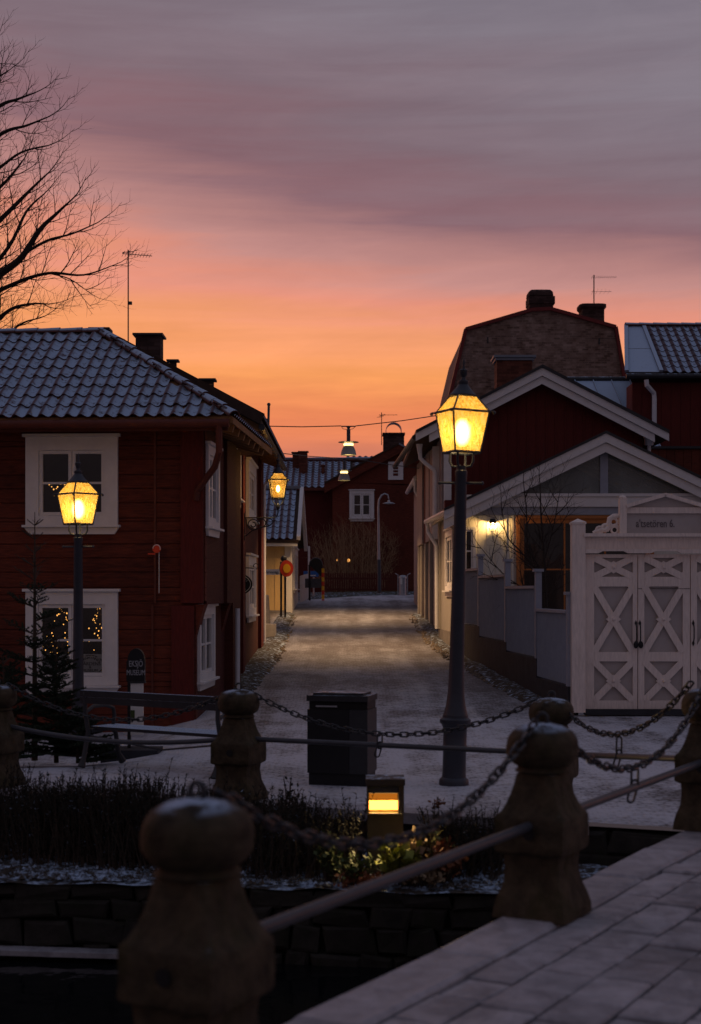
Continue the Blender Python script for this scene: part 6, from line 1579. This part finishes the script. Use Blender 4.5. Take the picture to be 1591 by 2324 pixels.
# bare shrub in front of the cottage
def twig_tree(root, limbs, seed, sub_len, twig_len, r0, mat_, upb=.5, step=.3, sub_r=.011, twig_r=.005, leaders=True):
    """limbs: lists of world points; grows side shoots that bend upward"""
    rs = random.Random(seed); lm = MB(); tw = MB()
    def shoot(p, d_, ln, r, lvl):
        d_ = d_.normalized(); pts = [p]; q = p.copy(); n = 5
        for i in range(n):
            d_ = (d_ + V((rs.uniform(-.13, .13), rs.uniform(-.13, .13), rs.uniform(-.08, .10) + upb * .16))).normalized(); q = q + d_ * ln / n; pts.append(q.copy())
        tw.tube(pts, [r * (1 - .75 * i / n) for i in range(n + 1)], 4 if lvl == 0 else 3, cap=False)
        if lvl < 2:
            k = max(2, int(ln / (step * (.62 if lvl == 0 else .42))))
            for i in range(k):
                t = .18 + .80 * (i + rs.random() * .6) / k; j = min(n - 1, int(t * n)); c = pts[j].lerp(pts[j + 1], t * n - j)
                dd = (pts[j + 1] - pts[j]).normalized(); sd = dd.cross(V((rs.uniform(-.5, .5), 1, rs.uniform(-.3, .3)))).normalized() * (1 if i % 2 else -1)
                shoot(c, dd * .75 + sd * rs.uniform(.5, .95) + V((0, rs.uniform(-.35, .35), .16)), (twig_len if lvl else sub_len * .55) * rs.uniform(.6, 1.2) * (1.15 - .5 * t), max(.0034, r * .55), lvl + 1)
    for li, (pts, ra, rb_) in enumerate(limbs):
        # smooth the polyline
        pp = [V(p) for p in pts]; sm = []
        for i in range(len(pp) - 1):
            a0 = pp[max(i - 1, 0)]; a1 = pp[i]; a2 = pp[i + 1]; a3 = pp[min(i + 2, len(pp) - 1)]
            for k in range(5):
                t = k / 5; sm.append(.5 * ((2 * a1) + (a2 - a0) * t + (2 * a0 - 5 * a1 + 4 * a2 - a3) * t * t + (3 * a1 - a0 - 3 * a2 + a3) * t ** 3))
        sm.append(pp[-1]); n = len(sm)
        lm.tube(sm, [ra + (rb_ - ra) * i / (n - 1) for i in range(n)], 6)
        acc = 0; nxt = step * .7; sg = 1
        for i in range(n - 1):
            acc += (sm[i + 1] - sm[i]).length
            if acc > nxt:
                nxt += step * rs.uniform(.7, 1.25); t = i / n; dd = (sm[i + 1] - sm[i]).normalized(); sd = dd.cross(V((rs.uniform(-.3, .3), 1, 0))).normalized() * sg; sg = -sg
                shoot(sm[i], dd * .8 + sd * rs.uniform(.55, .95) + V((0, rs.uniform(-.4, .4), .22)), sub_len * rs.uniform(.6, 1.15) * (1.15 - .55 * t), sub_r * (1.2 - .5 * t), 0)
        shoot(sm[-1], sm[-1] - sm[-2], sub_len * .7, rb_, 0)
    lm.build('limbs', mat_, root, smooth=True); tw.build('twigs', mat_, root, recalc=False)
sh = thing('bare_shrub', 'leafless multi stemmed shrub in front of the cream cottage', 'shrub', P(1245, 1360, 27.5), 'bare shrubs')
def s27(px, py, dd=0): return P(px, py, 27.5 + dd)
twig_tree(sh, [([s27(1242, 1400), s27(1238, 1330), s27(1234, 1250), s27(1228, 1170), s27(1226, 1100)], .035, .010), ([s27(1238, 1320), s27(1215, 1290), s27(1180, 1250), s27(1150, 1215), s27(1138, 1150)], .022, .008),
               ([s27(1236, 1270, .2), s27(1255, 1200, .3), s27(1268, 1130, .3)], .018, .007), ([s27(1232, 1300, -.2), s27(1200, 1240, -.3), s27(1195, 1160, -.3), s27(1188, 1095, -.3)], .018, .007),
               ([s27(1238, 1345), s27(1190, 1335, .1), s27(1140, 1300, .2), s27(1085, 1235, .2)], .014, .006)], 17, .75, .30, .03, BARK, step=.26, sub_r=.013)
hb = thing('bare_bush', 'tangled pale twigged bush behind the far red picket fence', 'bush', P(810, 1340, 64), 'bare shrubs')
lim = []; rq = random.Random(5)
for i in range(60):
    px = rq.uniform(735, 872); lean = (px - 805) * .35; top = 1190 + abs(px - 812) * .45 + rq.uniform(0, 40)
    dd = rq.uniform(63.1, 64.6); lim.append(([P(px, 1345, dd), P(px + lean * .4, (1345 + top) / 2, dd), P(px + lean, top, dd + rq.uniform(-.3, .3))], .016, .006))
twig_tree(hb, lim, 23, .8, .32, .02, PALETWIG, step=.42, sub_r=.009)
for i, (px, py) in enumerate(((766, 1271), (791, 1272))):
    fg = thing('glowing_garden_light', ('small' if i == 0 else 'larger') + ' warm light shining through the bare bush', 'garden light', P(px, py, 63.9), 'warm lights behind the bush')
    m = MB(); m.ball(P(px, py, 64.5), .05 + .025 * i, 8, 5); m.build('bulb', emis('warm_garden_bulb_%s' % ('small' if i == 0 else 'large'), (1, .42, .10), 1.4), fg)
    m = MB(); m.tube([P(px, py + 3, 64.5), P(px, 1340, 64.5)], .02, 5); m.build('stake', IRON, fg)

# large bare tree at the left edge
bt_ = thing('bare_tree', 'large leafless tree reaching in from the left edge against the sunset', 'tree', (X(-135, 34), 34, .5))
def t34(px, py, dd=0): return P(px, py, 34 + dd)
MB().tube([V((X(-140, 34), 34, .3)), t34(-138, 1000), t34(-132, 760), t34(-140, 500), t34(-150, 250), t34(-150, 60)], [.42, .34, .28, .22, .15, .07], 12).build('trunk', BARK, bt_, smooth=True)
limbs = [([t34(-132, 770), t34(-60, 670), t34(0, 622), t34(48, 585), t34(90, 522), t34(125, 488), t34(155, 460)], .13, .02),
         ([t34(60, 572), t34(110, 545), t34(165, 530), t34(222, 505)], .04, .012),
         ([t34(-132, 640), t34(-40, 540, .6), t34(30, 470, .8), t34(75, 425, .9), t34(112, 390, 1)], .09, .015),
         ([t34(-138, 560), t34(-50, 470, -.6), t34(15, 410, -.8), t34(55, 360, -.8)], .07, .014),
         ([t34(-142, 450), t34(-60, 350, .4), t34(10, 300, .5), t34(60, 285, .5), t34(110, 265, .6)], .08, .015),
         ([t34(-145, 380), t34(-60, 290, -.5), t34(0, 240, -.6), t34(40, 225, -.6), t34(80, 210, -.7)], .07, .014),
         ([t34(-148, 300), t34(-60, 210, .3), t34(-20, 185, .4), t34(20, 160, .4)], .06, .012),
         ([t34(-150, 190), t34(-70, 130, .3), t34(-40, 125, .3), t34(-20, 105, .3)], .05, .012),
         ([t34(-132, 820), t34(-40, 690, .5), t34(30, 645, .6), t34(110, 620, .7), t34(190, 624, .7), t34(262, 600, .7)], .08, .010),
         ([t34(120, 622, .7), t34(160, 634, .7), t34(200, 662, .7)], .02, .008),
         ([t34(-132, 860), t34(-40, 760, -.4), t34(20, 705, -.5), t34(70, 690, -.5), t34(110, 690, -.5)], .07, .012),
         ([t34(-130, 900), t34(-30, 810, .4), t34(40, 740, .5), t34(90, 722, .5)], .06, .012),
         ([t34(-132, 720), t34(-50, 640, -.8), t34(20, 560, -1), t34(60, 480, -1), t34(100, 440, -1)], .07, .014),
         ([t34(-140, 500), t34(-50, 420, .9), t34(0, 380, 1), t34(50, 345, 1), t34(110, 330, 1)], .06, .014)]
twig_tree(bt_, limbs, 101, 1.08, .42, .05, BARK, upb=.8, step=.33, sub_r=.016)

# verge stones and dry grass along both walls
def verge(name, pts, wd, n, seed, mat_, s0, s1):
    rs = random.Random(seed); m = MB()
    for i in range(n):
        t = rs.random() * (len(pts) - 1); k = int(t); a, b = V(pts[k] + (0,)), V(pts[k + 1] + (0,)); c = a.lerp(b, t - k); c.x += rs.uniform(-wd, wd)
        s_ = rs.uniform(s0, s1); z = gz(c.x, c.y) + s_ * .2
        ri = Matrix.Rotation(rs.uniform(0, 3), 3, 'Z')
        vs = [V((1, 0, 0)), V((0, 1, 0)), V((-1, 0, 0)), V((0, -1, 0)), V((0, 0, .8)), V((0, 0, -.6))]
        vs = [V((c.x, c.y, z)) + ri @ (v_ * s_ * rs.uniform(.7, 1.2)) for v_ in vs]
        m.add(vs, [(0, 1, 4), (1, 2, 4), (2, 3, 4), (3, 0, 4), (1, 0, 5), (2, 1, 5), (3, 2, 5), (0, 3, 5)])
    o = m.build(name, mat_, smooth=False); o['kind'] = 'stuff'; return o
verge('verge_gravel', [(-1.95, 25.2), (-1.85, 28), (-1.75, 31), (-1.75, 34), (-1.85, 40), (-1.95, 45)], .26, 700, 2, GRAVELM, .012, .05)
verge('roadside_gravel', [(3.1, 22.8), (2.7, 26), (2.35, 29), (2.12, 32), (2.0, 35), (1.98, 40), (1.95, 46)], .20, 700, 3, GRAVELM, .012, .055)
def tufts(name, pts, wd, n, seed, h):
    rs = random.Random(seed); m = MB()
    for i in range(n):
        t = rs.random() * (len(pts) - 1); k = int(t); c = V(pts[k] + (0,)).lerp(V(pts[k + 1] + (0,)), t - k); c.x += rs.gauss(0, wd); z = gz(c.x, c.y)
        for _ in range(5):
            b = V((c.x + rs.uniform(-.05, .05), c.y + rs.uniform(-.05, .05), z - .01)); m.add([b, b + V((.012, 0, 0)), b + V((rs.uniform(-.06, .06), rs.uniform(-.06, .06), rs.uniform(.4, 1) * h))], [(0, 1, 2)])
    o = m.build(name, DRYGRASS, recalc=False); o['kind'] = 'stuff'
tufts('verge_grass', [(-2.0, 25.4), (-1.85, 30), (-1.8, 35), (-1.9, 42), (-1.9, 46)], .10, 260, 6, .09)
tufts('bend_grass', [(-1.4, 57), (0, 60.5), (2, 61.6), (3.4, 62)], .5, 700, 9, .22)

def scatter_bed(n, seed):
    rs = random.Random(seed); m = MB()
    for i in range(n):
        x = rs.uniform(-4.2, 1.6); y = bed_y(x) + rs.random() ** 1.6 * 1.3; s_ = rs.uniform(.008, .03); c = V((x, y, BEDZ + .01))
        ri = Matrix.Rotation(rs.uniform(0, 3), 3, 'Z')
        vs = [c + ri @ (v_ * s_ * rs.uniform(.6, 1.3)) for v_ in (V((1, 0, 0)), V((0, 1, 0)), V((-1, 0, 0)), V((0, -1, 0)), V((0, 0, .9)))]
        m.add(vs, [(0, 1, 4), (1, 2, 4), (2, 3, 4), (3, 0, 4)])
    o = m.build('bed_gravel', BED); o['kind'] = 'stuff'
scatter_bed(2600, 71)
